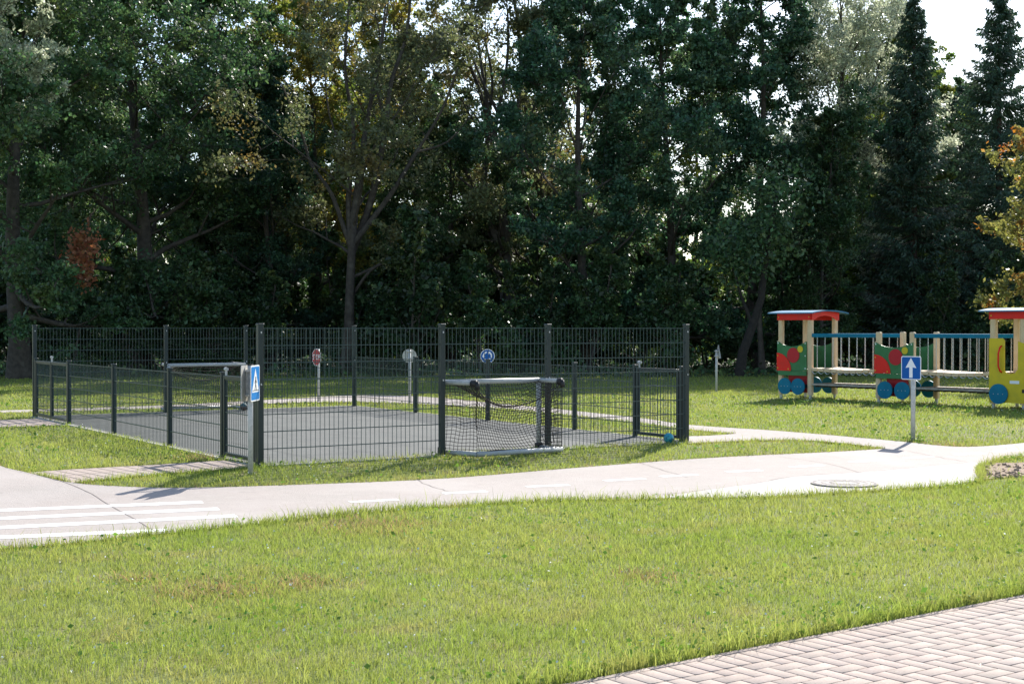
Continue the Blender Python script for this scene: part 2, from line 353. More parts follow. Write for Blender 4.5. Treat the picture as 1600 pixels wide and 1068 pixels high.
# foreground herringbone block paving
sheet('paving_bed', pave_poly, .001, M['sand'], step=.8)
Vb = []; Qb = []
bw = .1; g_ = .0035; ca = .0025
def block(a0, b0, a1, b1):
    n = len(Vb)
    tz = random.uniform(-.0006, .0006)
    for (i, zz) in ((g_, -.008), (g_, -.0015), (g_+ca, 0)):
        for (a, b) in ((a0+i, b0+i), (a1-i, b0+i), (a1-i, b1-i), (a0+i, b1-i)):
            x, y = PO+PE*a+PN*b; Vb.append((x, y, float(gz(x, y))+zz+.006+tz))
    for r in (0, 4):
        for k in range(4): Qb.append((n+r+k, n+r+4+k, n+r+4+(k+1) % 4, n+r+(k+1) % 4))
    Qb.append((n+8, n+11, n+10, n+9))
# edge strip then soldier course
for k in range(int(19/.5)): block(-7+k*.5, 0, -7+(k+1)*.5, .045)
A_ = np.arange(-20, 50)
for i in range(-15, 62): block(i*bw, .05, (i+1)*bw, .25)
for i in range(-15, 62):
    for j in range(0, 30):
        k = (i-j) % 4
        if k == 0: block(i*bw, .255+j*bw, (i+2)*bw, .255+(j+1)*bw)
        if (k == 2 and j == 0) or (k == 3 and j == 29): block(i*bw, .255+j*bw, (i+1)*bw, .255+(j+1)*bw)
        if k == 3 and j < 29: block(i*bw, .255+j*bw, (i+1)*bw, .255+(j+2)*bw)
o = np_mesh('brick_pavement', np.array(Vb), quads=np.array(Qb), m=M['brick']); o['kind'] = 'structure'
# ------------------------------------------------------------ fences
def post(h, parent, x, y=0, w=.065, z0=0, label=None):
    mb = MB(); mb.cbox((x, y, (h+z0)/2), (w, w, h-z0), .006); mb.use(1)
    for zz in ([.95, 1.55] if h > 1.3 else [.9]): mb.box((x, y-w/2-.004, min(zz, h-.06)), (.014, .012, .022))
    p = mb.build('post', [M['post'], M['gal']], parent)
    c = MB(); c.cbox((x, y, h+.006), (w+.012, w+.012, .022), .007); c.build('cap', M['post'], p)
    return p
def panel(parent, x0, x1, z0, z1, name='mesh_panel', n=None, rungs=None, y=0):
    mb = MB(); L = x1-x0; n = n or max(2, round(L/.06))
    for i in range(n+1):
        x = x0+L*i/n; mb.box((x, y, (z0+z1)/2), (.0055, .0055, z1-z0))
    zs = rungs or [z for z in np.arange(z1-.012, z0-.001, -.2)]
    for zz in zs:
        for dy in (-.008, .008): mb.box(((x0+x1)/2, y+dy, zz), (L, .0085, .009))
    return mb.build(name, M['wire'], parent)
TALL, LOW = 1.61, 1.02
def end_fence(b, label, far=False):
    o = empty('mesh_fence', (*cw(0, b), 0), TH, label=label, cat='fence')
    for x in (0, 2.42, 4.02, CW): post(TALL+.03, o, x, 0, .068)
    panel(o, .034, 2.386, .03, TALL); panel(o, 4.054, CW-.034, .03, TALL)
    panel(o, 2.454, 3.986, 1.0, TALL, rungs=[1.6, 1.4, 1.2, 1.01])
    return o
end_fence(0, 'tall dark green mesh fence along the near end of the court, nearest the path')
end_fence(CL, 'tall dark green mesh fence across the far end of the court, before the trees')
def side_fence(a, b0, b1, posts, label):
    o = empty('low_mesh_fence', (*cw(a, b0), 0), TH+math.pi/2, label=label, cat='fence')
    for b in posts: post(LOW+.03, o, b-b0, 0, .062)
    for p, q_ in zip(posts[:-1], posts[1:]): panel(o, p-b0+.031, q_-b0-.031, .03, LOW)
    return o
fl = side_fence(0, 1.19, 8.27, [1.19, 3.18, 5.74, 8.27], 'low dark green mesh fence along the left side of the court between two gates')
post(LOW+.03, fl, 10.47-1.19, 0, .055); post(LOW+.03, fl, .085-1.19, 0, .055)
fr = side_fence(CW, 1.17, CL, [1.17, 2.72, 5.33, 7.95], 'low dark green mesh fence along the right side of the court')
panel(fr, 7.95-1.17+.031, CL-1.17-.06, .03, LOW); post(LOW+.03, fr, .1-1.17, 0, .055)
def gate(a, b0, b1, label, handle_at, leaves=1, off=0):
    o = empty('mesh_gate', (*cw(a, b0), 0), TH+math.pi/2, label=label, cat='gate', group='gates in the court fence')
    L = b1-b0
    for k in range(leaves):
        x0 = L*k/leaves+.01; x1 = L*(k+1)/leaves-.01
        mb = MB(); w_ = .045
        mb.box((x0+w_/2, off, .53), (w_, .045, .98)); mb.box((x1-w_/2, off, .53), (w_, .045, .98))
        mb.box(((x0+x1)/2, off, 1.0), (x1-x0-2*w_, .043, .043)); mb.box(((x0+x1)/2, off, .062), (x1-x0-2*w_, .043, .043))
        fr_ = mb.build('frame', M['post'], o, bevel=.004)
        panel(o, x0+w_+.01, x1-w_-.01, .08, .985, 'infill', y=off)
    mb = MB(); hx = L*handle_at
    mb.tube([(hx, off, 1.02), (hx, off, 1.10)], .014, 8); mb.tube([(hx-.03, off, 1.10), (hx+.03, off, 1.10)], .022, 8)
    mb.build('latch', M['gal'], o)
    mb = MB(); mb.box((L*.5, off-.0, -.01), (L+.02, .08, .035)); mb.build('threshold', M['kerb'], o)
    return o
gate(0, .13, 1.15, 'mesh gate beside the blue pedestrian crossing sign, at the near left corner', .93)
gate(0, 8.31, 10.43, 'double leaf mesh gate at the far left corner, reached by a paved walkway', .5, leaves=2)
gate(CW, .14, 1.13, 'mesh gate at the right corner behind the bright blue ball', .93)
# ------------------------------------------------------------ goals
def net_mb(mb, fn, nu, nv, r=.0038, skip=0):
    """net cords over the surface fn(s,t)"""
    for i in range(nu+1):
        mb.tube([fn(i/nu, j/(nv)) for j in range(nv+1)], r, 3, False)
    for j in range(nv+1):
        mb.tube([fn(i/nu, j/nv) for i in range(nu+1)], r, 3, False)
def make_goal(loc, rz, Wd, dep, shift, H, label, sgn=1):
    """mouth along x (0..Wd) at y=0; rear towards -y (sgn=1)"""
    o = empty('football_goal', loc, rz, label=label, cat='goal', group='small white football goals with black nets')
    r = .034
    ML, MR = Vector((0, 0, 0)), Vector((Wd, 0, 0)); RL, RR = Vector((shift[0], -dep[0]*sgn, 0)), Vector((Wd-shift[1], -dep[1]*sgn, 0))
    Z = Vector((0, 0, 1)); zb = Z*.045
    mb = MB(); mb.tube([ML+Z*H, MR+Z*H], r, 12); mb.build('crossbar', M['white'], o, True)
    for p in (ML, MR):
        mb = MB(); mb.tube([p+Z*.02, p+Z*(H-.02)], r, 12); q_ = mb.build('goalpost', M['white'], o, True)
        mb = MB(); mb.box(p+Z*.06, (.085, .085, .1)); mb.build('foot', M['black'], q_, bevel=.01)
    mb = MB(); mb.tube([ML+zb, RL+zb], r, 12); mb.tube([RL+zb, RR+zb], r*1.02, 12); mb.tube([RR+zb, MR+zb], r, 12); mb.build('base_bar', M['white'], o, True)
    for a, b in ((ML, RL), (MR, RR)):
        b2 = a+(b-a)*.93
        mb = MB(); mb.tube([a+Z*(H+.0), b2+Z*H], r*.9, 12); q_ = mb.build('support_arm', M['white'], o, True)
        mb = MB(); mb.tube([a+(b-a)*.86+Z*(H-.01), b+Z*(H-.005)], r*1.35, 10); d = (b-a).normalized()
        mb.tube([b+Z*(H+.01), b+Z*(H-.08)+d*.01], r*.9, 8); mb.build('corner_joint', M['black'], q_, True)
    # net
    mb = MB(); rnd = random.Random(5)
    ph = [rnd.uniform(0, 6) for _ in range(8)]
    def sag(s): return .30*(4*s*(1-s))**.8
    def rear_top(s): p = RL.lerp(RR, s)+Z*(H-sag(s)-.01); return p+(ML.lerp(MR, s)-RL.lerp(RR, s))*.25*(4*s*(1-s))**.7
    def wob(p, s, t, a):
        return p+Vector((math.sin(7*s+5*t+ph[0])+math.sin(13*t+3*s+ph[1])*.5, math.sin(6*s-4*t+ph[2])+.6*math.sin(11*s+9*t+ph[3]), math.sin(8*s+3*t+ph[4])+.5*math.sin(12*t+ph[5])))*a
    def back(s, t):
        p = rear_top(s).lerp(RL.lerp(RR, s)+Z*.05, t)
        e = math.sin(math.pi*s)**.5*math.sin(math.pi*t)
        p = p+(ML.lerp(MR, s)-RL.lerp(RR, s)).normalized()*.16*e
        return wob(p, s, t, .022*e)
    def top(s, t):
        p = (ML.lerp(MR, s)+Z*(H+.0)).lerp(rear_top(s), t)
        return wob(p-Z*.12*math.sin(math.pi*t)*math.sin(math.pi*s), s, t, .015*math.sin(math.pi*t)*math.sin(math.pi*s))
    nu = int(Wd/.047)
    net_mb(mb, back, nu, 17); net_mb(mb, top, nu, 10)
    for a, b in ((ML, RL), (MR, RR)):
        def side(s, t, a=a, b=b):
            p = a.lerp(b, s)+Z*(H*(1-t)+.05*t); e = math.sin(math.pi*s)*math.sin(math.pi*t)
            return wob(p+((MR-ML).normalized()*.04*e*(1 if a is ML else -1)), s, t, .018*e)
        net_mb(mb, side, 9, 20)
    mb.tube([rear_top(i/24) for i in range(25)], .006, 5)
    mb.tube([wob((RL.lerp(RR, i/24)+Z*.075), i/24, .5, .012) for i in range(25)], .006, 5)
    net = mb.build('net', M['rope'], o)
    return o
MLw = np.array([-.885, 17.50]); MRw = np.array([.35, 18.18]); gdir = MRw-MLw; gl = float(np.linalg.norm(gdir)); ga = math.atan2(gdir[1], gdir[0])
gd = gdir/gl; gn = np.array([gd[1], -gd[0]])
RLw = np.array(P(745, 716.5)); RRw = np.array(P(878, 708))
make_goal((MLw[0], MLw[1], -.005), ga, gl, (float((RLw-MLw)@gn), float((RRw-MLw)@gn)), (float((RLw-MLw)@gd), gl-float((RRw-MLw)@gd)), .925,
          'small white football goal with sagging black net in the near fence, closest to the path')
gx0 = cw(2.46, CL-.05)
make_goal((gx0[0], gx0[1], 0), TH, 1.52, (.55, .55), (.05, .05), .90, 'small white football goal set in the far fence, in front of the trees', sgn=-1)
# ------------------------------------------------------------ balls
def ball(px, py, r, m, label, cat='ball', loc=None):
    x, y = loc or P(px, py); bm = bmesh.new(); bmesh.ops.create_icosphere(bm, subdivisions=4, radius=r)
    me = bpy.data.meshes.new('ball'); bm.to_mesh(me); bm.free(); me.materials.append(m)
    me.polygons.foreach_set('use_smooth', [True]*len(me.polygons))
    o = bpy.data.objects.new('ball', me); COL.objects.link(o); o.location = (x, y, float(gz(x, y))+r+.012); o.rotation_euler = (.5, .8, .3)
    return tag(o, label, cat)
ball(1045, 693.5, .072, M['ballblue'], 'bright blue patterned ball on the grass at the right corner gate')
ball(380, 643, .075, M['balldark'], 'dark ball lying by the far goal, half hidden behind the crossing sign post', loc=(-5.17, 26.75))
# ------------------------------------------------------------ signs
def disc(mb, cx, cz, r, y0, y1, n=32, r_in=None):
    poly = [(cx+r*math.cos(2*math.pi*i/n), cz+r*math.sin(2*math.pi*i/n)) for i in range(n)]
    mb.prism(poly, y0, y1, lambda a, b, d: (a, d, b))
def rrect(w, h, r, n=5):
    pts = []
    for cx, cz, a0 in ((w/2-r, h/2-r, 0), (-w/2+r, h/2-r, 90), (-w/2+r, -h/2+r, 180), (w/2-r, -h/2+r, 270)):
        for i in range(n+1): a = R(a0+90*i/n); pts.append((cx+r*math.cos(a), cz+r*math.sin(a)))
    return pts
def sign_base(name, px, py, H, rz, label, r=.03, loc=None, poleoff=0):
    x, y = loc or P(px, py); zb = float(gz(x, y))
    o = empty(name, (x, y, zb), rz, label=label, cat='road sign', group='road signs on galvanised poles')
    mb = MB(); mb.tube([(0, 0, -.05), (0, 0, H)], r, 16); p = mb.build('pole', M['gal'], o, True)
    mb = MB(); mb.tube([(0, 0, H), (0, 0, H+.012)], r*1.08, 16); mb.build('pole_cap', M['black'], p, True)
    return o, zb
FL = lambda a, b, d: (a, d, b)
def plate(o, poly, zc, m, y0, y1, name='sign_plate', parent=None):
    mb = MB(); mb.prism([(a, b+zc) for a, b in poly], y0, y1, FL); return mb.build(name, m, parent or o, bevel=0)
def clamps(o, r, zs, y=-.0):
    for zz in zs:
        mb = MB(); mb.box((0, y, zz), (.1, r*2+.03, .022)); mb.build('clamp', M['gal'], o, bevel=.004)
# local: sign face looks along -y
# 1 crossing sign pair
def sq_ped(o, zc, ysgn, front):
    pl = plate(o, rrect(.40, .40, .03), zc, M['signback'], ysgn*.05, ysgn*.054)
    f = ysgn*.0545; e = ysgn*.0015
    plate(o, rrect(.398, .398, .03), zc, M['swhite'], f, f+e, 'sign_border', pl)
    plate(o, rrect(.366, .366, .018), zc, M['skyblue'], f+e*1.5, f+e*2, 'sign_field', pl)
    plate(o, [(-.158, -.10), (.158, -.10), (0, .165)], zc, M['swhite'], f+e*2.5, f+e*3, 'triangle', pl)
    mb = MB(); g = lambda P_: mb.prism([(a*.9, b*.9+zc) for a, b in P_], f+e*3.5, f+e*4, FL)
    g([(.010+.02*math.cos(t*.524), .064+.02*math.sin(t*.524)) for t in range(12)])
    g([(-.01, .048), (.026, .048), (.022, -.015), (-.014, -.015)])
    g([(.0, -.014), (.022, -.014), (.05, -.085), (.032, -.088)]); g([(-.012, -.014), (.008, -.014), (-.03, -.088), (-.05, -.084)])
    g([(-.01, .044), (-.004, .03), (-.045, -.004), (-.05, .004)]); g([(.026, .044), (.022, .03), (.05, .0), (.058, .006)])
    g([(-.15, -.092), (.15, -.092), (.145, -.084), (-.145, -.084)])
    mb.build('pictogram', M['black'], pl)
o, zb = sign_base('crossing_sign', 391, 741, 1.21, R(90-3.5), 'galvanised pole with two square signs, blue pedestrian crossing face, beside the near left gate')
sq_ped(o, 1.015, -1, True); sq_ped(o, 1.015, 1, True)
clamps(o, .03, [.88, 1.15])
mb = MB(); mb.box((0, 0, 1.015), (.03, .096, .3)); mb.build('bracket', M['gal'], o)
# 2 arrow sign
x, y = P(1427, 688)
o, zb = sign_base('direction_sign', 1427, 688, 1.235, -R(52), 'blue sign with white upward arrow, on a pole in front of the toy train', r=.034)
pl = plate(o, rrect(.35, .35, .03), 1.075, M['signback'], -.05, -.046)
plate(o, rrect(.348, .348, .03), 1.075, M['swhite'], -.0520, -.0505, 'sign_border', pl)
plate(o, rrect(.322, .322, .02), 1.075, M['blue'], -.0535, -.0525, 'sign_field', pl)
plate(o, [(-.029, -.145), (.029, -.145), (.029, .01), (.095, .0), (0, .15), (-.095, .0), (-.029, .01)], 1.075, M['swhite'], -.055, -.054, 'arrow', pl)
clamps(o, .034, [.99, 1.17])
# 3 stop
o, zb = sign_base('stop_sign', 497.5, 627, 1.15, -R(52), 'red octagonal stop sign behind the court, partly side on', r=.026)
oc = lambda r: [(r*math.cos(R(22.5+45*i)), r*math.sin(R(22.5+45*i))) for i in range(8)]
pl = plate(o, oc(.2), .965, M['signback'], -.048, -.044)
plate(o, oc(.199), .965, M['swhite'], -.0500, -.0485, 'sign_border', pl); plate(o, oc(.185), .965, M['red'], -.0515, -.0505, 'sign_field', pl)
def text(txt, size, loc, m, parent, name, sx=1):
    c = bpy.data.curves.new(name, 'FONT'); c.body = txt; c.size = size; c.align_x = 'CENTER'; c.align_y = 'CENTER'; c.extrude = .0008; c.offset = .002
    t = bpy.data.objects.new(name, c); COL.objects.link(t); bpy.context.view_layer.update()
    me = bpy.data.meshes.new_from_object(t.evaluated_get(bpy.context.evaluated_depsgraph_get())); bpy.data.objects.remove(t)
    me.materials.clear(); me.materials.append(m); q = bpy.data.objects.new(name, me); COL.objects.link(q); q.parent = parent
    q.location = loc; q.rotation_euler = (R(90), 0, 0); q.scale = (sx, 1, 1); return q
text('STOP', .16, (0, -.0535, .965), M['swhite'], pl, 'lettering', .82)
clamps(o, .026, [.87, 1.06])
# 4 round sign from behind
o, zb = sign_base('round_sign', 640, 629, 1.14, R(180+8), 'round sign seen from its grey back, on a pole beyond the court', r=.03)
mb = MB(); disc(mb, 0, 1.005, .152, -.05, -.046); pl = mb.build('sign_plate', M['signback'], o)
mb = MB(); disc(mb, 0, 1.005, .15, -.0525, -.0505); mb.build('sign_border', M['swhite'], pl)
mb = MB(); disc(mb, 0, 1.005, .14, -.054, -.053); mb.build('sign_field', M['blue'], pl)
clamps(o, .03, [.95, 1.10])
# 5 roundabout
o, zb = sign_base('roundabout_sign', 761, 629, 1.06, -R(4), 'round blue roundabout sign with three white arrows, above the white goal', r=.022, loc=P(762, 629))
mb = MB(); disc(mb, 0, 1.0, .155, -.04, -.036); pl = mb.build('sign_plate', M['signback'], o)
mb = MB(); disc(mb, 0, 1.0, .154, -.0425, -.0405); mb.build('sign_border', M['swhite'], pl)
mb = MB(); disc(mb, 0, 1.0, .142, -.044, -.043); mb.build('sign_field', M['blue'], pl)
for k in range(3):
    mb = MB(); a0 = R(100-120*k); pts_o = []; pts_i = []
    for i in range(9):
        a = a0+R(78)*(-i/8)*-1; pts_o.append((.103*math.cos(a), .103*math.sin(a))); pts_i.append((.072*math.cos(a), .072*math.sin(a)))
    ae = a0+R(78); tip = a0+R(108)
    hd = [(.122*math.cos(ae), .122*math.sin(ae)), (.088*math.cos(tip), .088*math.sin(tip)), (.052*math.cos(ae), .052*math.sin(ae))]
    for i in range(8): mb.prism([(a, b+1.0) for a, b in (pts_o[i], pts_o[i+1], pts_i[i+1], pts_i[i])], -.0455, -.0445, FL)
    mb.prism([(a, b+1.0) for a, b in hd], -.0455, -.0445, FL); mb.build('arrow', M['swhite'], pl)
clamps(o, .022, [.93, 1.03])
# 6 triangle sign, edge on
o, zb = sign_base('warning_sign', 1119.5, 612.5, 1.06, R(101), 'pole with a triangular sign seen edge on, in the far lawn left of the train', r=.028)
tri = [(-.19, -.13), (.19, -.13), (.02, .2), (-.02, .2)]
mb = MB(); mb.prism([(a, b+.98) for a, b in tri], -.05, -.044, FL); pl = mb.build('sign_plate', M['signback'], o)
plate(o, [(a*.97, b*.97) for a, b in tri], .98, M['swhite'], -.0525, -.0505, 'sign_border', pl); plate(o, [(a*.72, b*.72) for a, b in tri], .98, M['pred'], -.0545, -.053, 'sign_field', pl)
clamps(o, .028, [.9, 1.03])
# ------------------------------------------------------------ manhole
x, y = P(1320, 757)
mb = MB(); disc_pts = [(.36*math.cos(2*math.pi*i/40), .36*math.sin(2*math.pi*i/40)) for i in range(40)]
mb.prism(disc_pts, 0, .008, lambda a, b, d: (a, b, d))
for rr in (.33, .24, .15):
    for i in range(28):
        a = 2*math.pi*i/28; mb.box((rr*math.cos(a), rr*math.sin(a), .0085), (.045, .02, .004), Matrix.Rotation(a+R(90), 3, 'Z'))
mh = mb.build('manhole_cover', M['iron']); mh.location = (x, y, float(gz(x, y))+.0135); tag(mh, 'round worn iron manhole cover in the pale concrete beside the path', 'manhole cover')
# ------------------------------------------------------------ toy train
TA = np.array([.65, -.76]); TA = TA/np.linalg.norm(TA); TO = np.array([6.07, 31.7]); TR = math.atan2(TA[1], TA[0])
train = empty('play_train', (TO[0], TO[1], 0), TR, label='wooden playground train with green red and yellow panels, chain bridges and red blue roofs', cat='play structure')
# local: x along train towards the engine, +y away from the camera (far side)
CD = 1.0                                                                   # depth of the cars
def wpost(x, y, h, wd=.11, parent=train):
    mb = MB(); mb.cbox((x, y, h/2+.05), (wd, wd, h-.1), .018); p = mb.build('post', M['wood'], parent)
    mb = MB(); mb.box((x, y, .03), (.05, .05, .16)); mb.build('anchor', M['gal'], p)
    return p
def disc_y(mb, cx, cz, r, y0, y1, n=30, a0=0, a1=360):
    full = a1-a0 >= 360
    pts = [(cx+r*math.cos(R(a0+(a1-a0)*i/n)), cz+r*math.sin(R(a0+(a1-a0)*i/n))) for i in range(n+(0 if full else 1))]
    if not full: pts.append((cx, cz))
    mb.prism(pts, y0, y1, FL)
def bolts(mb, pts, y):
    for (a, b) in pts: disc_y(mb, a, b, .014, y, y-.008, 8)
def car_panel(x0, x1, yf, far=False):
    """scalloped green side panel, its outside towards -y"""
    s = -1 if not far else 1; L = x1-x0
    top = [(x0+L*t, 1.30-.11*math.sin(math.pi*min(1, max(0, (t-.04)/.92)))**.7) for t in [i/20 for i in range(21)]]
    poly = [(x0, .64), (x1, .64)]+top[::-1]
    y2 = yf+s*.026
    mb = MB(); mb.prism(poly, yf, yf+s*.025, FL); mb.use(1); bolts(mb, [(x0+.03, 1.26), (x1-.03, 1.26), (x1-.03, .7), (x1-.03, .98)], yf+s*.025-(0 if s < 0 else -.008))
    p = mb.build('side_panel', [M['pgreen'], M['swhite']], train)
    mb = MB(); disc_y(mb, x0+L*.56, .99, .17, y2, y2+s*.012); mb.build('red_disc', M['pcrim'], p)
    mb = MB(); disc_y(mb, x0+L*.80, 1.13, .075, y2, y2+s*.012, 20); mb.build('yellow_disc', M['pyel'], p)
    mb = MB(); disc_y(mb, x0, .64, .40, y2, y2+s*.014, 14, 0, 90); mb.use(1); bolts(mb, [(x0+.03, .7), (x0+.03, .98), (x0+.33, .68)], y2+s*.014-(0 if s < 0 else -.008)); mb.build('red_quadrant', [M['pred'], M['pyel']], p)
    mb = MB(); mb.box(((x0+x1)/2+.02, yf+s*.02, .585), (L-.04, .04, .1)); mb.build('sill', M['pgreen'], train)
    for k in (0, 1):
        cx = x0+L*(.30+.45*k)
        mb = MB(); disc_y(mb, cx, .29, .185, yf+s*.045, yf+s*.075, 32); mb.use(1)
        for dx in (-.09, .0, .09): disc_y(mb, cx+dx, .29, .008, yf+s*.075, yf+s*.080, 8)
        mb.build('wheel', [M['pblue'], M['gal']], train)
def car(x0, L, tall):
    x1 = x0+L
    for (x, y) in ((x0+.055, .055), (x1-.055, .055), (x0+.055, CD-.055), (x1-.055, CD-.055)): wpost(x, y, 1.92 if tall else 1.52)
    car_panel(x0, x1-.11 if tall else x1-.0, -.001); car_panel(x0, x1-.11, CD+.001, True)
    mb = MB()
    for k in range(7): mb.box((x0+L*(k+.5)/7, CD/2, .66), (L/7-.01, CD-.1, .04))
    mb.build('deck', M['plank'], train)
    mb = MB(); mb.box((x0+.13, CD/2, .93), (.03, CD-.24, .50)); mb.build('end_panel', M['pred'], train, bevel=.01)
    mb = MB(); mb.box((x0+L/2-.02, .16, .38), (L-.42, .03, .46)); mb.build('underside_board', M['pcrim'], train)
    mb = MB(); mb.box((x0+L/2, .055, .30), (L-.12, .05, .08)); mb.build('axle_beam', M['black'], train)
def roof(x0, x1, ov=.16):
    n = 16; yc = CD/2; half = CD/2+.17; rise = .055; zt = 1.925
    arc = [(yc-half+2*half*i/n) for i in range(n+1)]; zf = lambda y: zt+rise*(1-((y-yc)/half)**2)+.0
    mb = MB(); poly = [(y, zf(y)+.025) for y in arc]+[(y, zf(y)) for y in arc[::-1]]
    mb.prism(poly, x0-ov, x1+ov, lambda a, b, d: (d, a, b)); rf = mb.build('roof', M['roof'], train)
    for xx in (x0-.012, x1+.012):
        i_ = [y for y in arc if -.001 <= y <= CD+.001]; i_ = [0]+i_[0:]+[CD] if i_[0] > 0.001 else i_
        ys = [CD*k/14 for k in range(15)]
        up = [(y, zf(y)-.002) for y in ys]; lo = [(y, 1.78+.10*max(0, math.sin(math.pi*min(1, max(0, (y/CD-.12)/.76))))**.5) for y in ys]
        mb = MB(); mb.prism(up+lo[::-1], xx-.012, xx+.012, lambda a, b, d: (d, a, b)); mb.build('arched_fascia', M['pred'], train)
    for yy in (-.013, CD+.013):
        mb = MB(); mb.box(((x0+x1)/2, yy, 1.855), (x1-x0-.003, .024, .145)); mb.use(1); s = -1 if yy < 0 else 1
        for xx in (x0+.04, x1-.04): disc_y(mb, xx, 1.85, .013, yy+s*.012, yy+s*.02, 8)
        mb.build('side_fascia', [M['pred'], M['pyel']], train)
C1, C2, EN = 0.0, 2.62, 5.31
car(C1, .93, True); roof(C1, .93); car(C2, .94, False)
# chain shared mesh
def chain_mesh(L):
    mb = MB(); n = int(L/.036)
    for i in range(n):
        z0 = -i*.036; ring = []
        for k in range(8):
            a = 2*math.pi*k/8; u, v = .010*math.cos(a), .024*math.sin(a)
            ring.append(Vector((u, 0, z0-.018+v)) if i % 2 else Vector((0, u, z0-.018+v)))
        mb.tube(ring+[ring[0]], .0042, 4, False)
    return mb
def bridge(x0, x1, nch):
    L = x1-x0
    for y in (.055, CD-.055):
        mb = MB(); mb.box(((x0+x1)/2, y-.0, 1.44), (L+.1, .05, .085)); mb.build('handrail', M['pblue'], train, bevel=.01)
    proto = None; ch = []
    for y in (.055, CD-.055):
        for k in range(nch):
            x = x0+L*(k+.6)/nch; sagz = .05*math.sin(math.pi*(k+.6)/nch)
            if proto is None:
                proto = chain_mesh(.70).build('chain', M['chain'], train); c = proto
            else:
                c = proto.copy(); COL.objects.link(c); c.parent = train
            c.location = (x, y, 1.40)
    n = 10
    for k in range(n):
        t = (k+.5)/n; mb = MB(); mb.box((x0+L*t, CD/2, .685-.035*math.sin(math.pi*t)+random.uniform(-.004, .004)), (L/n-.022, CD-.02, .07))
        mb.build('bridge_plank', M['wood'], train, bevel=.008)
    for y in (.03, CD-.03):
        mb = MB()
        for k in range(n):
            t0 = (k)/n; t1 = (k+1)/n
            mb.tube([(x0+L*(t0+(t1-t0)*j/6), y, .64-.055*math.sin(math.pi*j/6)) for j in range(7)], .009, 5)
        mb.build('suspension_chain', M['chain'], train)
    for k in range(7):
        mb = MB(); mb.box(((x0+x1)/2, .09+k*.118, .345), (L+.06, .108, .04)); mb.build('bench_plank', M['plank'], train, bevel=.006)
    mb = MB()
    for k in range(9): mb.box((x0+L*(k+.5)/9, .45, .305), (.03, .82, .035))
    mb.build('bench_batten', M['black'], train)
bridge(C1+.93, C2, 8); bridge(C2+.94, EN, 9)
# engine
EL = 1.35
for (x, y) in ((EN+.055, .055), (EN+.70, .055), (EN+.055, CD-.055), (EN+.70, CD-.055)): wpost(x, y, 1.95, .12)
roof(EN, EN+1.0)
for yf, s in ((-.001, -1), (CD+.001, 1)):
    prof = [(EN, .13), (EN+2.1, .13), (EN+2.1, .78), (EN+1.9, .98), (EN+1.15, .98), (EN+1.1, 1.2), (EN+.62, 1.34), (EN+.62, .80), (EN+.56, .72), (EN+.40, .70), (EN+.33, .76), (EN+.33, 1.36), (EN+.29, 1.40), (EN, 1.40)]
    mb = MB(); mb.prism(prof, yf, yf+s*.03, FL); p = mb.build('engine_panel', M['pyel'], train)
    mb = MB(); mb.box((EN+.55, yf+s*.033, .54), (.2, .006, .06)); mb.build('cream_slot', M['swhite'], p)
    mb = MB(); mb.box((EN+.83, yf+s*.033, .37), (.24, .006, .07)); mb.build('dark_slot', M['black'], p)
    for cx in (EN+.22, EN+1.35, EN+1.8):
        mb = MB(); disc_y(mb, cx, .30, .20, yf+s*.04, yf+s*.07, 32); mb.use(1)
        for dx in (-.1, 0, .1): disc_y(mb, cx+dx, .30, .008, yf+s*.07, yf+s*.075, 8)
        mb.build('wheel', [M['pblue'], M['gal']], train)
    mb = MB(); hx = EN+.27
    mb.tube([(hx, yf+s*.03, 1.25), (hx-.0, yf+s*.09, 1.22), (hx-.03, yf+s*.10, 1.1), (hx-.03, yf+s*.10, .85), (hx, yf+s*.09, .76), (hx, yf+s*.03, .73)], .017, 8)
    mb.build('grab_handle', M['pred'], p, True)
mb = MB(); mb.box((EN+.5, CD/2, .66), (.9, CD-.1, .04)); mb.build('deck', M['plank'], train)
mb = MB(); mb.box((EN+1.55, CD/2, .62), (1.0, CD-.16, .6)); mb.build('boiler', M['pyel'], train, bevel=.05)
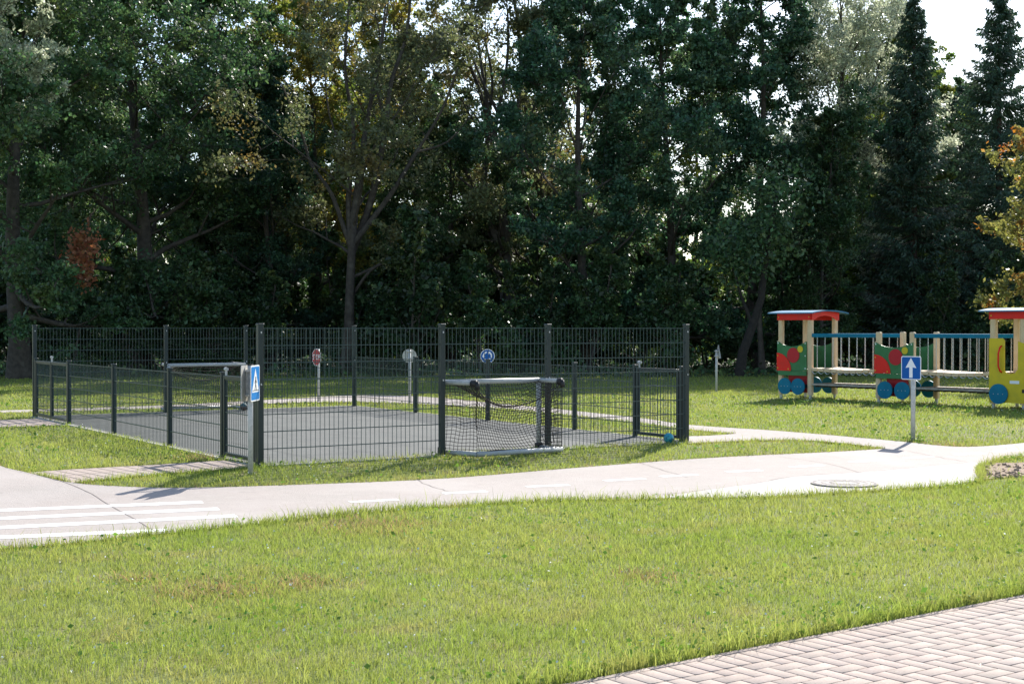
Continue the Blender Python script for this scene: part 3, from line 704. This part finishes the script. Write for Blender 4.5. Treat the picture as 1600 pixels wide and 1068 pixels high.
# ------------------------------------------------------------ trees
def leafcloud(C, size, rnd, aspect=.6, flat=.0, droop=0):
    """diamond-shaped leaves at centres C"""
    n = len(C); a = rnd.normal(size=(n, 3)); a[:, 2] = a[:, 2]*(1-flat)-droop; a /= np.linalg.norm(a, axis=1)[:, None]
    b = rnd.normal(size=(n, 3)); b -= a*(a*b).sum(1)[:, None]; b /= np.linalg.norm(b, axis=1)[:, None]
    s = (size*np.clip(rnd.lognormal(-.05, .35, n), .4, 2))[:, None]
    V = np.stack([C-a*s/2, C+b*s*aspect/2, C+a*s/2, C-b*s*aspect/2], 1).reshape(-1, 3)
    Q = np.arange(4*n).reshape(n, 4); return V, Q
def grow(seed, H, trunkr, lean=(0, 0), first=.18, nl=15, spread=.42, upb=.45, depth=3, sub=6, twig=4, multi=1, crownw=1.0, fork=None, low=False):
    rr = random.Random(seed); wood = MB(); tips = []
    def branch(p, d, L, r, lev):
        n = 5 if lev == 0 else 4; pts = [p.copy()]; rs = [r]; q = p.copy(); d = d.normalized()
        for i in range(n):
            d = (d+Vector((rr.gauss(0, .14), rr.gauss(0, .14), rr.gauss(.05 if lev < 2 else -.02, .1)))).normalized()
            q = q+d*L/n; pts.append(q.copy()); rs.append(max(r*(1-(i+1)/n*.8), .006))
        wood.tube(pts, rs, 6 if lev == 0 else 4 if lev == 1 else 3, False)
        if lev >= depth-1:
            for i in range(1, n+1): tips.append((pts[i], L*.33))
            return
        k = sub if lev == 0 else twig
        for j in range(k):
            t = .25+.75*(j+rr.random())/k; i = min(int(t*n), n-1); f = t*n-i; b = pts[i].lerp(pts[min(i+1, n)], min(f, 1))
            side = Vector((rr.gauss(0, 1), rr.gauss(0, 1), rr.gauss(.15, .55))).normalized()
            nd = (d*.75+side).normalized(); branch(b, nd, L*rr.uniform(.38, .58)*(1.1-t*.3), r*.42, lev+1)
        tips.append((pts[-1], L*.2))
    for m in range(multi):
        base = Vector((rr.uniform(-.15, .15), rr.uniform(-.15, .15), -.1)) if multi > 1 else Vector((0, 0, -.1)); pts = [base]; rs = [trunkr*1.35]; n = 10
        lx = lean[0]+(rr.uniform(-.22, .22) if multi > 1 else 0); ly = lean[1]+(rr.uniform(-.15, .15) if multi > 1 else 0); ph = rr.uniform(0, 6)
        for i in range(1, n+1):
            t = i/n; pts.append(base+Vector((lx*H*t+math.sin(t*5+ph)*.03*H*.5, ly*H*t+math.cos(t*4+ph)*.02*H, H*t*.96))); rs.append(max(trunkr*(1-t)**.8*(1 if i > 1 else 1.08), .02))
        wood.tube(pts, rs, 9, False)
        for j in range(nl):
            t = first+(1-first)*((j+rr.random()*.8)/nl)**(1.0); i = min(int(t*n), n-1); b = pts[i].lerp(pts[i+1], t*n-i)
            az = j*2.4+rr.uniform(-.4, .4); rel = (t-first)/(1-first)
            prof = math.sin(math.pi*min(1, .18+.80*rel))**.65 if not low else (1.02-rel*.7)
            L = H*spread*crownw*prof*rr.uniform(.75, 1.12); up = upb+rel*.9+rr.uniform(-.2, .2)
            if rel < .15: up -= .3
            branch(b, Vector((math.cos(az), math.sin(az), up)), L, max(trunkr*(1-t)*.45, .028), 0)
        tips.append((pts[-1], H*.05))
    return wood, tips
def tree_obj(name, seed, H, leafm, barkm, nleaf, lsize, growkw, zmin=.3, sc=.72, droop=0, aspect=.62):
    wood, tips = grow(seed, H, **growkw); rnd = np.random.default_rng(seed)
    T = np.array([tuple(t[0]) for t in tips]); Rd = np.array([t[1] for t in tips])
    pick = rnd.integers(0, len(T), nleaf); C = T[pick]+rnd.normal(size=(nleaf, 3))*(np.clip(Rd[pick], .12, .55)*sc)[:, None]*np.array([.8, .8, .6])
    C = C[C[:, 2] > zmin]
    root = empty(name); V, Q = leafcloud(C, lsize, rnd, aspect, 0, droop)
    np_mesh('crown', V, quads=Q, m=leafm, parent=root)
    wood.build('trunk', barkm, root, True)
    return root
def spruce_obj(seed, H, Wd, n_wh, leafm, sparse=1., lo=.04):
    rr = random.Random(seed); wood = MB(); rnd = np.random.default_rng(seed); Cs = []; As = []
    wood.tube([(0, 0, -.1), (0, 0, H*.5), (0, 0, H)], [H*.013, H*.008, .012], 8, False)
    for i in range(n_wh):
        t = lo+(1-lo)*(i/n_wh)**.95; z = H*t; L0 = Wd*(1-t)**.75*(.55+.45*min(1, t/.15))
        for k in range(7):
            az = rr.uniform(0, 6.28); L = L0*rr.uniform(.65, 1.25)+.12; dr = .25*(1-t)+.05
            pts = []; 
            for j in range(6):
                s = j/5; pts.append(Vector((math.cos(az)*L*s, math.sin(az)*L*s, z+L*(.12*s-dr*2.0*s*(1-s)-.12*s+ (.18*s*s if t > .5 else .05*s*s)))))
            wood.tube(pts, [.02*(1-t)+.006]*5+[.004], 3, False)
            m = int((22+60*L)*sparse)
            for _ in range(m):
                s = rr.random()**.7; j = min(int(s*5), 4); p = pts[j].lerp(pts[j+1], s*5-j)
                w_ = .22*L*(1-s*.7)+.05
                side = Vector((-math.sin(az), math.cos(az), 0))*rr.uniform(-1, 1)*w_
                Cs.append(p+side+Vector((0, 0, -abs(rr.gauss(0, .10))-.25*abs(side.length))))
                As.append((side.normalized()*.5 if side.length else side)+Vector((math.cos(az)*.6, math.sin(az)*.6, -.45-rr.random()*.4)))
    C = np.array([tuple(c) for c in Cs]); A = np.array([tuple(a) for a in As])+rnd.normal(size=(len(Cs), 3))*.25; A /= np.linalg.norm(A, axis=1)[:, None]
    B = rnd.normal(size=C.shape); B -= A*(A*B).sum(1)[:, None]; B /= np.linalg.norm(B, axis=1)[:, None]
    s = rnd.uniform(.12, .26, len(C))[:, None]; V = np.stack([C-A*s/2, C+B*.03, C+A*s/2, C-B*.03], 1).reshape(-1, 3)
    root = empty('spruce_tree'); np_mesh('crown', V, quads=np.arange(len(V)).reshape(-1, 4), m=leafm, parent=root); wood.build('trunk', M['barkr'], root, True)
    return root
def place(o, px, Z, rz=0, s=1., label=None, cat='tree', group=None, sz=None):
    o.location = ((px-800)/F*Z, Z, 0); o.rotation_euler = (0, 0, rz); o.scale = (s, s, sz or s); tag(o, label, cat, group); return o
used = set()
def use(proto):
    if id(proto) in used: return copy_tree(proto)
    used.add(id(proto)); return proto
def rename_mat(o, m):
    for ch in o.children:
        if ch.name.startswith('crown'):
            ch.data = ch.data.copy(); ch.data.materials[0] = m
GT = 'tall broadleaf trees of the wood behind the court'
# prototypes
pA = tree_obj('maple_tree', 11, 13.0, M['lf_dark'], M['bark'], 100000, .12, dict(trunkr=.34, first=.16, nl=24, spread=.40, upb=.15))
pB = tree_obj('broadleaf_tree', 22, 15.0, M['lf_dark'], M['bark'], 105000, .118, dict(trunkr=.2, first=.10, nl=24, spread=.27, upb=.25))
pC = tree_obj('broadleaf_tree', 33, 15.0, M['lf_teal'], M['bark'], 110000, .118, dict(trunkr=.2, first=.06, nl=26, spread=.26, upb=.2))
pD = tree_obj('oak_tree', 44, 15.0, M['lf_olive'], M['bark'], 34000, .12, dict(trunkr=.2, lean=(.1, 0), first=.22, nl=14, spread=.36, upb=.75, sub=5))
pY = tree_obj('maple_tree', 55, 16.0, M['lf_yellow'], M['bark'], 38000, .125, dict(trunkr=.16, first=.18, nl=16, spread=.26, upb=.8, multi=1))
pW = tree_obj('willow_tree', 66, 16.5, M['lf_silver'], M['bark'], 90000, .12, dict(trunkr=.22, first=.2, nl=26, spread=.28, upb=.4), droop=.6, aspect=.42)
pM = tree_obj('broadleaf_tree', 77, 16.0, M['lf_mid'], M['bark'], 48000, .16, dict(trunkr=.18, first=.06, nl=24, spread=.30, upb=.3))
pR = tree_obj('rowan_tree', 88, 6.6, M['lf_rowan'], M['bark'], 36000, .115, dict(trunkr=.09, first=.26, nl=24, spread=.44, upb=.2, sub=7))
pS = tree_obj('shrub', 99, 4.2, M['lf_shade_tint'], M['bark'], 12000, .13, dict(trunkr=.05, first=.02, nl=9, spread=.42, upb=.8, multi=2, depth=2, sub=5, low=True), zmin=.05)
pT = tree_obj('shrub', 101, 4.8, M['lf_shade_tint'], M['bark'], 14000, .13, dict(trunkr=.05, first=.02, nl=9, spread=.40, upb=.8, multi=2, depth=2, sub=5, low=True), zmin=.05)
# front row, left to right
place(use(pA), 30, 44, 0.4, .98, 'massive dark maple with thick trunk and a russet dead spray, leftmost of the wood', group=GT)
place(use(pA), 215, 50, 2.6, 1.08, 'broad dark maple, the second big crown from the left edge', group=GT)
LX = lambda px, py, dy=0: ((px-538)*.02258/.98, dy, (512.5-py)*.02258+1.6)
for L, r0 in (([(548, 395), (575, 320), (592, 250), (604, 190), (612, 120), (633, 50), (642, -20)], .15), ([(604, 190), (590, 120), (598, 40), (604, -20)], .07), ([(550, 390), (545, 300), (552, 200), (540, 100), (548, -10)], .12),
              ([(549, 385), (520, 300), (486, 250), (470, 200), (440, 120)], .09), ([(555, 375), (610, 300), (650, 230), (690, 165), (716, 100)], .11), ([(650, 230), (700, 215), (740, 170)], .05), ([(544, 470), (580, 420), (625, 395), (660, 350)], .07), ([(545, 250), (515, 170), (508, 60)], .05)):
    L = smooth_line(L, 4); mb = MB(); mb.tube([Vector(LX(px, py, .25*math.sin(k*.4+r0*40))) for k, (px, py) in enumerate(L)], [r0*(1-.75*k/len(L)) for k in range(len(L))], 7, False)
    mb.build('limb', M['bark'], pD, True)
pW2 = tree_obj('willow_tree', 67, 13.5, M['lf_silver'], M['bark'], 60000, .12, dict(trunkr=.2, first=.56, nl=18, spread=.27, upb=.3), droop=.5, aspect=.45)
place(pW2, -35, 41, 0, 1.0, 'pale silvery willow crown high in the upper left corner', group=GT)
place(use(pY), 490, 56, 0.5, 1.0, 'thin yellowing maple with slender upright stems against the sky', group=GT)
place(use(pD), 538, 49, 0, .98, 'olive leaved oak with spreading bare limbs, behind the stop sign', group=GT)
place(use(pD), 790, 54, 2.2, 1.05, 'bronze olive oak with loose open crown above the roundabout sign', group=GT)
place(use(pC), 912, 50, 1.0, 1.0, 'dense bluish green tree with straight dark trunk, centre right of the wood', group=GT)
place(use(pC), 1040, 52, 3.1, 1.02, 'dense bluish green tree above the right end of the court fence', group=GT)
place(use(pC), 1180, 53, 4.4, 1.08, 'darkest tall tree of the wood, just left of the toy train', group=GT)
place(use(pW), 1300, 55, 2.0, 1.0, 'silvery green willow with shimmering crown above the toy train', group=GT)
place(use(pB), 1290, 49, 2.0, .62, 'shaded lower tree in front of the silvery willow', group=GT)
place(use(pB), 340, 55, 1.0, 1.02, 'tall green tree between the dark maples and the yellowing one', group=GT)
place(use(pB), 650, 60, 5.0, .9, 'green tree glimpsed behind the open oak limbs', group=GT)
place(use(pB), 120, 58, 3.0, 1.05, 'tall green tree filling the gap behind the left maples', group=GT)
s1 = spruce_obj(5, 15.2, 2.5, 74, M['needle']); place(s1, 1427, 52, 0, .94, 'slim dark spruce rising behind the arrow sign', group='spruces at the right of the wood')
s2 = spruce_obj(6, 17, 3.3, 80, M['needle']); place(s2, 1560, 52, 0, .86, 'tall spruce with shaggy drooping branches near the right edge', group='spruces at the right of the wood')
s3 = copy_tree(s1); place(s3, 1500, 60, 2, .80, 'smaller paler spruce top between the two tall ones', group='spruces at the right of the wood')
place(use(pR), 1694, 40, 0, 1.0, 'rowan turning orange and yellow at the right edge, behind the engine')
place(use(pB), 1640, 58, 4.0, .72, 'green tree behind the orange rowan', group=GT)
place(use(pB), 1475, 63, 1.3, .84, 'green tree top between the slim spruce and the small one', group=GT)
place(use(pB), 1610, 66, 5.5, .72, 'green tree low behind the tall spruce at the right edge', group=GT)
place(use(pM), 1385, 60, 2.5, .93, 'mid green tree filling the gap left of the slim spruce', group=GT)
place(use(pC), 420, 53, 2.2, .80, 'dark green tree below the yellowing maple', group=GT)
place(use(pA), 700, 56, 4.2, .72, 'low spreading dark maple behind the bare oak limbs', group=GT)
pL = tree_obj('shrub', 131, 4.6, M['lf_sun_tint'], M['bark'], 9000, .13, dict(trunkr=.04, first=.02, nl=9, spread=.40, upb=.8, multi=2, depth=2, sub=5, low=True), zmin=.05)
for k, (px, Z, sc_, lab) in enumerate(((1118, 57, .9, 'shrub with painted sunlit leaves in the gap left of the leaning tree'), (1172, 60, .8, 'shrub with painted sunlit leaves in the gap behind the leaning tree'), (1322, 58, 1.05, 'shrub with painted sunlit leaves behind the first chain bridge of the train'), (1500, 57, .7, 'shrub with painted sunlit leaves behind the second chain bridge of the train'), (560, 57, .8, 'shrub with painted sunlit leaves glimpsed right of the stop sign'), (625, 58, .9, 'shrub with painted sunlit leaves glimpsed behind the round grey sign'))):
    t = pL if k == 0 else copy_tree(pL); place(t, px, Z, k*1.3, sc_, lab, 'shrub', 'shrubs with painted sunlit leaves at the back of the wood')
place(use(pY), 610, 61, 3.5, 1.06, 'thin yellow green tree behind the oak, seen between its upper limbs', group=GT)
place(use(pY), 425, 60, 1.9, 1.04, 'yellowing slim tree right of the dark maples, near the top edge', group=GT)
place(use(pD), 862, 57, 4.0, 1.12, 'bronze olive tree top left of the dense bluish green tree', group=GT)
# leaning bare trunk by the train
mb = MB(); mb.tube([(0, 0, -.1), (.12, 0, .8), (.45, 0, 1.7), (.75, .1, 2.6), (.9, .2, 3.8), (1.3, .3, 6)], [.2, .16, .14, .12, .1, .06], 9, False); mb.tube([(.45, 0, 1.7), (.1, .1, 2.6), (-.3, .2, 4)], [.07, .05, .03], 6, False)
lt = empty('leaning_tree'); mb.build('trunk', mat('bark_dark', (.035, .028, .022), .95, noise=[(8, (.02, .017, .014), .4, .65)], bump=1, bscale=22), lt, True)
tips = [(Vector((1.3, .3, 6)), 1), (Vector((-.3, .2, 4)), 1), (Vector((.9, .2, 4.4)), 1)]
rnd = np.random.default_rng(3); C = np.concatenate([np.array(tuple(t[0]))+rnd.normal(size=(1600, 3))*.6 for t in tips]); Vv, Qq = leafcloud(C, .14, rnd); np_mesh('crown', Vv, quads=Qq, m=M['lf_dark'], parent=lt)
place(lt, 1155, 46, 0, 1.0, 'dark tree with a crooked leaning trunk, left of the toy train')
for px, Z, hh, lab in ((1190, 49, 5.5, 'straight thin dark trunk just left of the toy train'), (1355, 57, 8, 'slender dark trunk in the shade above the chain bridge')):
    t = tree_obj('thin_tree', int(px), hh, M['lf_dark'], M['bark'], 6000, .14, dict(trunkr=.13, first=.55, nl=8, spread=.25, upb=.5)); place(t, px, Z, 0, 1, lab)
# dead russet spray hanging in the maple : part of that tree's look, a bough of its own
# background rows
bgp = [pM, pB, pC, pM, pB]
for i in range(17):
    px = -260+i*135+random.uniform(-40, 40); Z = random.uniform(64, 74)
    t = use(bgp[i % 5]); s = random.uniform(.72, .88) if 560 < px < 860 or px > 1400 else random.uniform(.86, .98)
    if px > 1400: s = .6
    if 1150 < px < 1330: continue
    side = ('left' if px < 533 else 'middle' if px < 1066 else 'right')
    place(t, px, Z, random.uniform(0, 6), s, 'tree deep in the wood, seen only through gaps in the front row (%s part)' % side, group='trees deep in the %s part of the wood' % side)
for i in range(44):
    px = -60+(i%22)*80+random.uniform(-26, 26)+(i//22)*40; Z = random.uniform(46.5, 50)+(i//22)*8
    t = use((pS, pT)[i % 2]); s = random.uniform(.65, 1.15) if i < 22 else random.uniform(.9, 1.3)
    if i < 22 and (1085 < px < 1205 or 1295 < px < 1420 or 500 < px < 580): continue
    side = ('left' if px < 533 else 'middle' if px < 1066 else 'right')
    place(t, px, Z, random.uniform(0, 6), s, 'shrub with shade painted into its leaf colour in the undergrowth below the trees (%s part)' % side, 'shrub', 'undergrowth shrubs in the %s part of the wood' % side)
rnd = np.random.default_rng(8); sp = []
mb = MB(); mb.tube([(-13.2, 43.6, 5.2), (-13.3, 43.4, 4.5), (-13.35, 43.3, 3.7), (-13.4, 43.3, 3.1)], [.03, .02, .015, .008], 5, False)
for k in range(26): sp.append(np.array([-13.35+rnd.normal()*.16, 43.3+rnd.normal()*.2, 3.1+1.25*rnd.random()])+np.array([(k % 3-1)*.12, 0, 0])+rnd.normal(size=(40, 3))*np.array([.15, .15, .2]))
C = np.concatenate(sp); bpy.context.view_layer.update(); iv = pA.matrix_world.inverted()
mb.v = [tuple(iv @ Vector(v)) for v in mb.v]; mb.build('dead_branch', M['barkr'], pA)
vv, qq = leafcloud(C, .13, rnd, .6, 0, .5); vv = np.array([tuple(iv @ Vector(v)) for v in vv])
tag(np_mesh('dead_bough', vv, quads=qq, m=M['lf_brown'], parent=pA), 'hanging spray of dead russet leaves')
# distant wood closing the gaps
rnd = np.random.default_rng(12); n = 60000
C = np.stack([rnd.uniform(-60, 60, n), rnd.uniform(84, 98, n), rnd.uniform(0, 1, n)**1.0], 1)
hh = 9+2.5*np.sin(C[:, 0]*.35)+1.5*np.sin(C[:, 0]*.9+1)-np.clip((C[:, 0]-22)*.25, 0, 4)
C[:, 2] *= hh; Vv, Qq = leafcloud(C, .75, rnd, .7)
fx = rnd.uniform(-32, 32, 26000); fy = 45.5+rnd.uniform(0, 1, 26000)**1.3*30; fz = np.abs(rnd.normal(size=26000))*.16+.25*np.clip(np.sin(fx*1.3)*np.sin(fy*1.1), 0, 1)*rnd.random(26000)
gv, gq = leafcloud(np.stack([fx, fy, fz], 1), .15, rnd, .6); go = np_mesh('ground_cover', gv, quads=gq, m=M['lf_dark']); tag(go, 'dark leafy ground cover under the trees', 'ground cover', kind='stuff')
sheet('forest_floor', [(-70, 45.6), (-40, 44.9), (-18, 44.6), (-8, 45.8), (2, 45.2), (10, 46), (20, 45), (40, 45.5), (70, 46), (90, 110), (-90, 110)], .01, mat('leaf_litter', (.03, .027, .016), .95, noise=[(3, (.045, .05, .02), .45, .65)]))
o = np_mesh('distant_wood', Vv, quads=Qq, m=M['lf_mid']); tag(o, 'far leafy wood filling the gaps between the trunks', 'wood', kind='stuff')
# ------------------------------------------------------------ grass
def blades(n, X, Y, h, wd, rnd, lean=.5):
    az = rnd.uniform(0, 2*np.pi, n); ux = np.cos(az)*wd/2; uy = np.sin(az)*wd/2
    la = rnd.uniform(0, 2*np.pi, n); lm = h*rnd.uniform(.05, lean, n)
    z0 = gz(X, Y)-.01
    b = np.stack([X, Y, z0], 1); L = np.stack([np.cos(la)*lm, np.sin(la)*lm, np.zeros(n)], 1); W = np.stack([ux, uy, np.zeros(n)], 1); Hh = np.stack([np.zeros(n), np.zeros(n), h], 1)
    m = b+L*.35+Hh*.6; t = b+L+Hh
    V = np.stack([b-W, b+W, m-W*.8, m+W*.8, t], 1).reshape(-1, 3); k = np.arange(n)[:, None]*5
    return V, k+np.array([[0, 1, 3, 2]]), k+np.array([[2, 3, 4]])
def field(rnd, y0, y1, density, hmean, wmean, marg=2.):
    area_w = lambda y: .74*y/2*1.0
    n = int(density*(y1-y0)*2*(.37*(y0+y1)/2*1.02+marg)); Y = rnd.uniform(y0, y1, n); X = rnd.uniform(-1, 1, n)*(.37*y1*1.02+marg)
    keep = np.abs(X) < .37*Y*1.02+marg; X, Y = X[keep], Y[keep]
    jx = X+rnd.normal(size=len(X))*.012; jy = Y+rnd.normal(size=len(X))*.012
    bad = np.zeros(len(X), bool)
    for p in HARD: bad |= inside(p, jx, jy)
    X, Y = X[~bad], Y[~bad]
    s = inside(soil_poly, X, Y) & (rnd.random(len(X)) < .93); X, Y = X[~s], Y[~s]
    # thin, worn patches
    pt = np.sin(X*2.3+1.3*np.sin(Y*1.9))*np.sin(Y*2.7+1.7*np.sin(X*1.3+2)); k = rnd.random(len(X)) < np.where(pt > .72, .8, 1.); X, Y = X[k], Y[k]
    tuft = 0.85+.18*np.sin(X*6.1+2*np.sin(Y*4.3))*np.sin(Y*5.3+2*np.sin(X*3.1))+.12*np.sin(X*19)*np.sin(Y*17)
    h = hmean*tuft*rnd.lognormal(0, .28, len(X)); wd = wmean*rnd.uniform(.6, 1.4, len(X))
    return X, Y, h, wd
rg = np.random.default_rng(42); VV = []; QQ = []; TT = []; off = 0
for (y0, y1, dn, hm, wm) in ((6.2, 9, 6500, .048, .0034), (9, 12, 4600, .05, .0042), (12, 16, 2700, .052, .0055), (16, 21, 1300, .055, .008), (21, 28, 700, .05, .011), (28, 38, 380, .05, .016), (38, 50, 140, .055, .025)):
    X, Y, h, wd = field(rg, y0, y1, dn, hm, wm); V1, q1, t1 = blades(len(X), X, Y, h, wd, rg, .9)
    VV.append(V1); QQ.append(q1+off); TT.append(t1+off); off += len(V1)
dryp = [(330, 922, .40), (475, 912, .28), (575, 822, .5), (1010, 900, .25), (300, 716, .35), (1180, 745, 0), (1350, 710, .0), (210, 905, .2), (1500, 700, .5), (1460, 697, .3), (820, 745, .3)]
dX = []; dY = []
for (px, py, rr_) in dryp:
    if rr_ > 0:
        x, y = P(px, py); k = int(1100*rr_*rr_*3.1); dX.append(x+rg.normal(size=k)*rr_*.55); dY.append(y+rg.normal(size=k)*rr_*.55)
dX = np.concatenate(dX); dY = np.concatenate(dY); bad = np.zeros(len(dX), bool)
for p in HARD: bad |= inside(p, dX, dY)
dX, dY = dX[~bad], dY[~bad]; k = len(dX); dV, dq, dt = blades(k, dX, dY, .05*rg.lognormal(0, .3, k), rg.uniform(.004, .008, k), rg, 1.6)
# longer fringe along the hard edges
def fringe(poly, n, spread, hm, rnd, ylim=24, xr=None):
    p = np.array(poly); qn = np.roll(p, -1, 0); L = np.linalg.norm(qn-p, axis=1); L[(p[:, 1] > ylim)] = 0
    i = rnd.choice(len(p), n, p=L/L.sum()); t = rnd.random(n)[:, None]; c = p[i]+(qn[i]-p[i])*t
    d = (qn[i]-p[i])/np.maximum(np.linalg.norm(qn[i]-p[i], axis=1), 1e-6)[:, None]; nn = np.stack([d[:, 1], -d[:, 0]], 1)
    o_ = rnd.normal(size=n)[:, None]*spread; c = c+nn*o_
    bad = np.zeros(n, bool)
    for q in HARD: bad |= inside(q, c[:, 0]+rnd.normal(size=n)*.01, c[:, 1]+rnd.normal(size=n)*.01)
    bad |= (np.abs(c[:, 0]) > .37*c[:, 1]+1.5) | (c[:, 1] < 6)
    c = c[~bad]; return c[:, 0], c[:, 1], hm*rnd.lognormal(0, .35, len(c)), rnd.uniform(.003, .007, len(c))
for (pl_, n, sp, hm) in ((PX(main_low), 26000, .06, .075), (path_poly, 16000, .05, .05), (pave_poly, 60000, .06, .085), (walk_poly, 5000, .05, .05), (court_poly, 9000, .05, .06), (walk2_poly, 1500, .05, .05)):
    X, Y, h, wd = fringe(pl_, n, sp, hm, rg); V1, q1, t1 = blades(len(X), X, Y, h, wd, rg, .8)
    VV.append(V1); QQ.append(q1+off); TT.append(t1+off); off += len(V1)
o = np_mesh('lawn_grass', np.concatenate(VV), quads=np.concatenate(QQ), tris=np.concatenate(TT), m=M['grass']); tag(o, 'short sunlit lawn grass around the paths and the court', 'grass', kind='stuff')
X, Y, h, wd = fringe(PX(main_top)+PX(join)+PX(main_low)+PX(back_low)[::-1], 9000, .03, .035, rg); V1, q1, t1 = blades(len(X), X, Y, h, wd, rg, 1.5)
o = np_mesh('dry_grass', np.concatenate([dV, V1]), quads=np.concatenate([dq, q1+len(dV)]), tris=np.concatenate([dt, t1+len(dV)]), m=mat('dry_blade', (.34, .255, .13), .8, trans=.35, island=.35)); tag(o, 'dry reddish straw grass in worn patches and along the path edges', 'grass', kind='stuff')
# broad leaves (clover, plantain, dandelion) and small white heads that double as painted glints
def scatter_leaves(n, y0, y1, size, rnd, near_edge=False):
    if near_edge:
        t = rnd.uniform(-2, 8, n); c = PO+PE*t[:, None]-PN*np.abs(rnd.normal(size=n))[:, None]*.16-PN*.02; X, Y = c[:, 0], c[:, 1]
    else:
        X, Y, _, _ = field(rnd, y0, y1, n/((y1-y0)*.74*(y0+y1)/2), .05, .01)
        cl = np.sin(X*1.9+2*np.sin(Y*1.1))*np.sin(Y*2.1+1) > .1; X, Y = X[cl], Y[cl]
    k = len(X); C = np.stack([X, Y, gz(X, Y)+rnd.uniform(.02, .07, k)], 1)
    return leafcloud(C, size, rnd, .65, .65)
parts = [scatter_leaves(2500, 6.5, 10, .024, rg), scatter_leaves(4500, 10, 18, .03, rg), scatter_leaves(9000, 16, 32, .045, rg), scatter_leaves(900, 0, 0, .03, rg, True)]
# tufts of leafy weeds under the train and at the sign feet
cs = []
for (px, py) in ((1235, 633), (1262, 629), (1290, 628), (1310, 630), (1345, 632), (1387, 637), (1420, 640), (1470, 643), (1520, 645), (1427, 688)):
    x, y = P(px, py); cs.append(np.stack([x+rg.normal(size=70)*.14, y+rg.normal(size=70)*.14, gz(x, y)+np.abs(rg.normal(size=70))*.045], 1))
parts.append(leafcloud(np.concatenate(cs), .06, rg, .4))
off = 0; VV = []; QQ = []
for v, q_ in parts: VV.append(v); QQ.append(q_+off); off += len(v)
o = np_mesh('lawn_weeds', np.concatenate(VV), quads=np.concatenate(QQ), m=M['weed']); tag(o, 'small broad leaved weeds and clover scattered through the lawn', 'weeds', kind='stuff')
X, Y, _, _ = field(rg, 6.5, 32, 16, .05, .01)
C = np.stack([X, Y, gz(X, Y)+rg.uniform(.03, .07, len(X))], 1); v, q_ = leafcloud(C, .011, rg, .9)
v2, q2 = leafcloud(C+.003, .011, rg, .9); o = np_mesh('clover_and_glints', np.concatenate([v, v2]), quads=np.concatenate([q_, q2+len(v)]), m=M['flower']); tag(o, 'tiny white clover heads and painted glints dotted over the lawn', 'flowers', kind='stuff')

# clods and stones on the bare patch
mb = MB(); rc = random.Random(4)
for k in range(110):
    t = rc.random(); x, y = P(1533+rc.random()*70, 726+rc.random()*22); rr_ = .010+.035*rc.random()**3; zz = float(gz(x, y))+.012
    n = 7; ring = [(x+rr_*rc.uniform(.7, 1.2)*math.cos(6.283*i/n), y+rr_*rc.uniform(.7, 1.2)*math.sin(6.283*i/n), zz) for i in range(n)]
    up = [(x+(a-x)*.6, y+(b-y)*.6, zz+rr_*rc.uniform(.4, .8)) for a, b, c in ring]
    mb.add(ring+up, [(i, (i+1) % n, n+(i+1) % n, n+i) for i in range(n)]+[tuple(range(n, 2*n))])
tag(mb.build('soil_clods', M['soil']), 'crumbly clods and small stones on the bare soil beside the path', 'soil', kind='stuff')
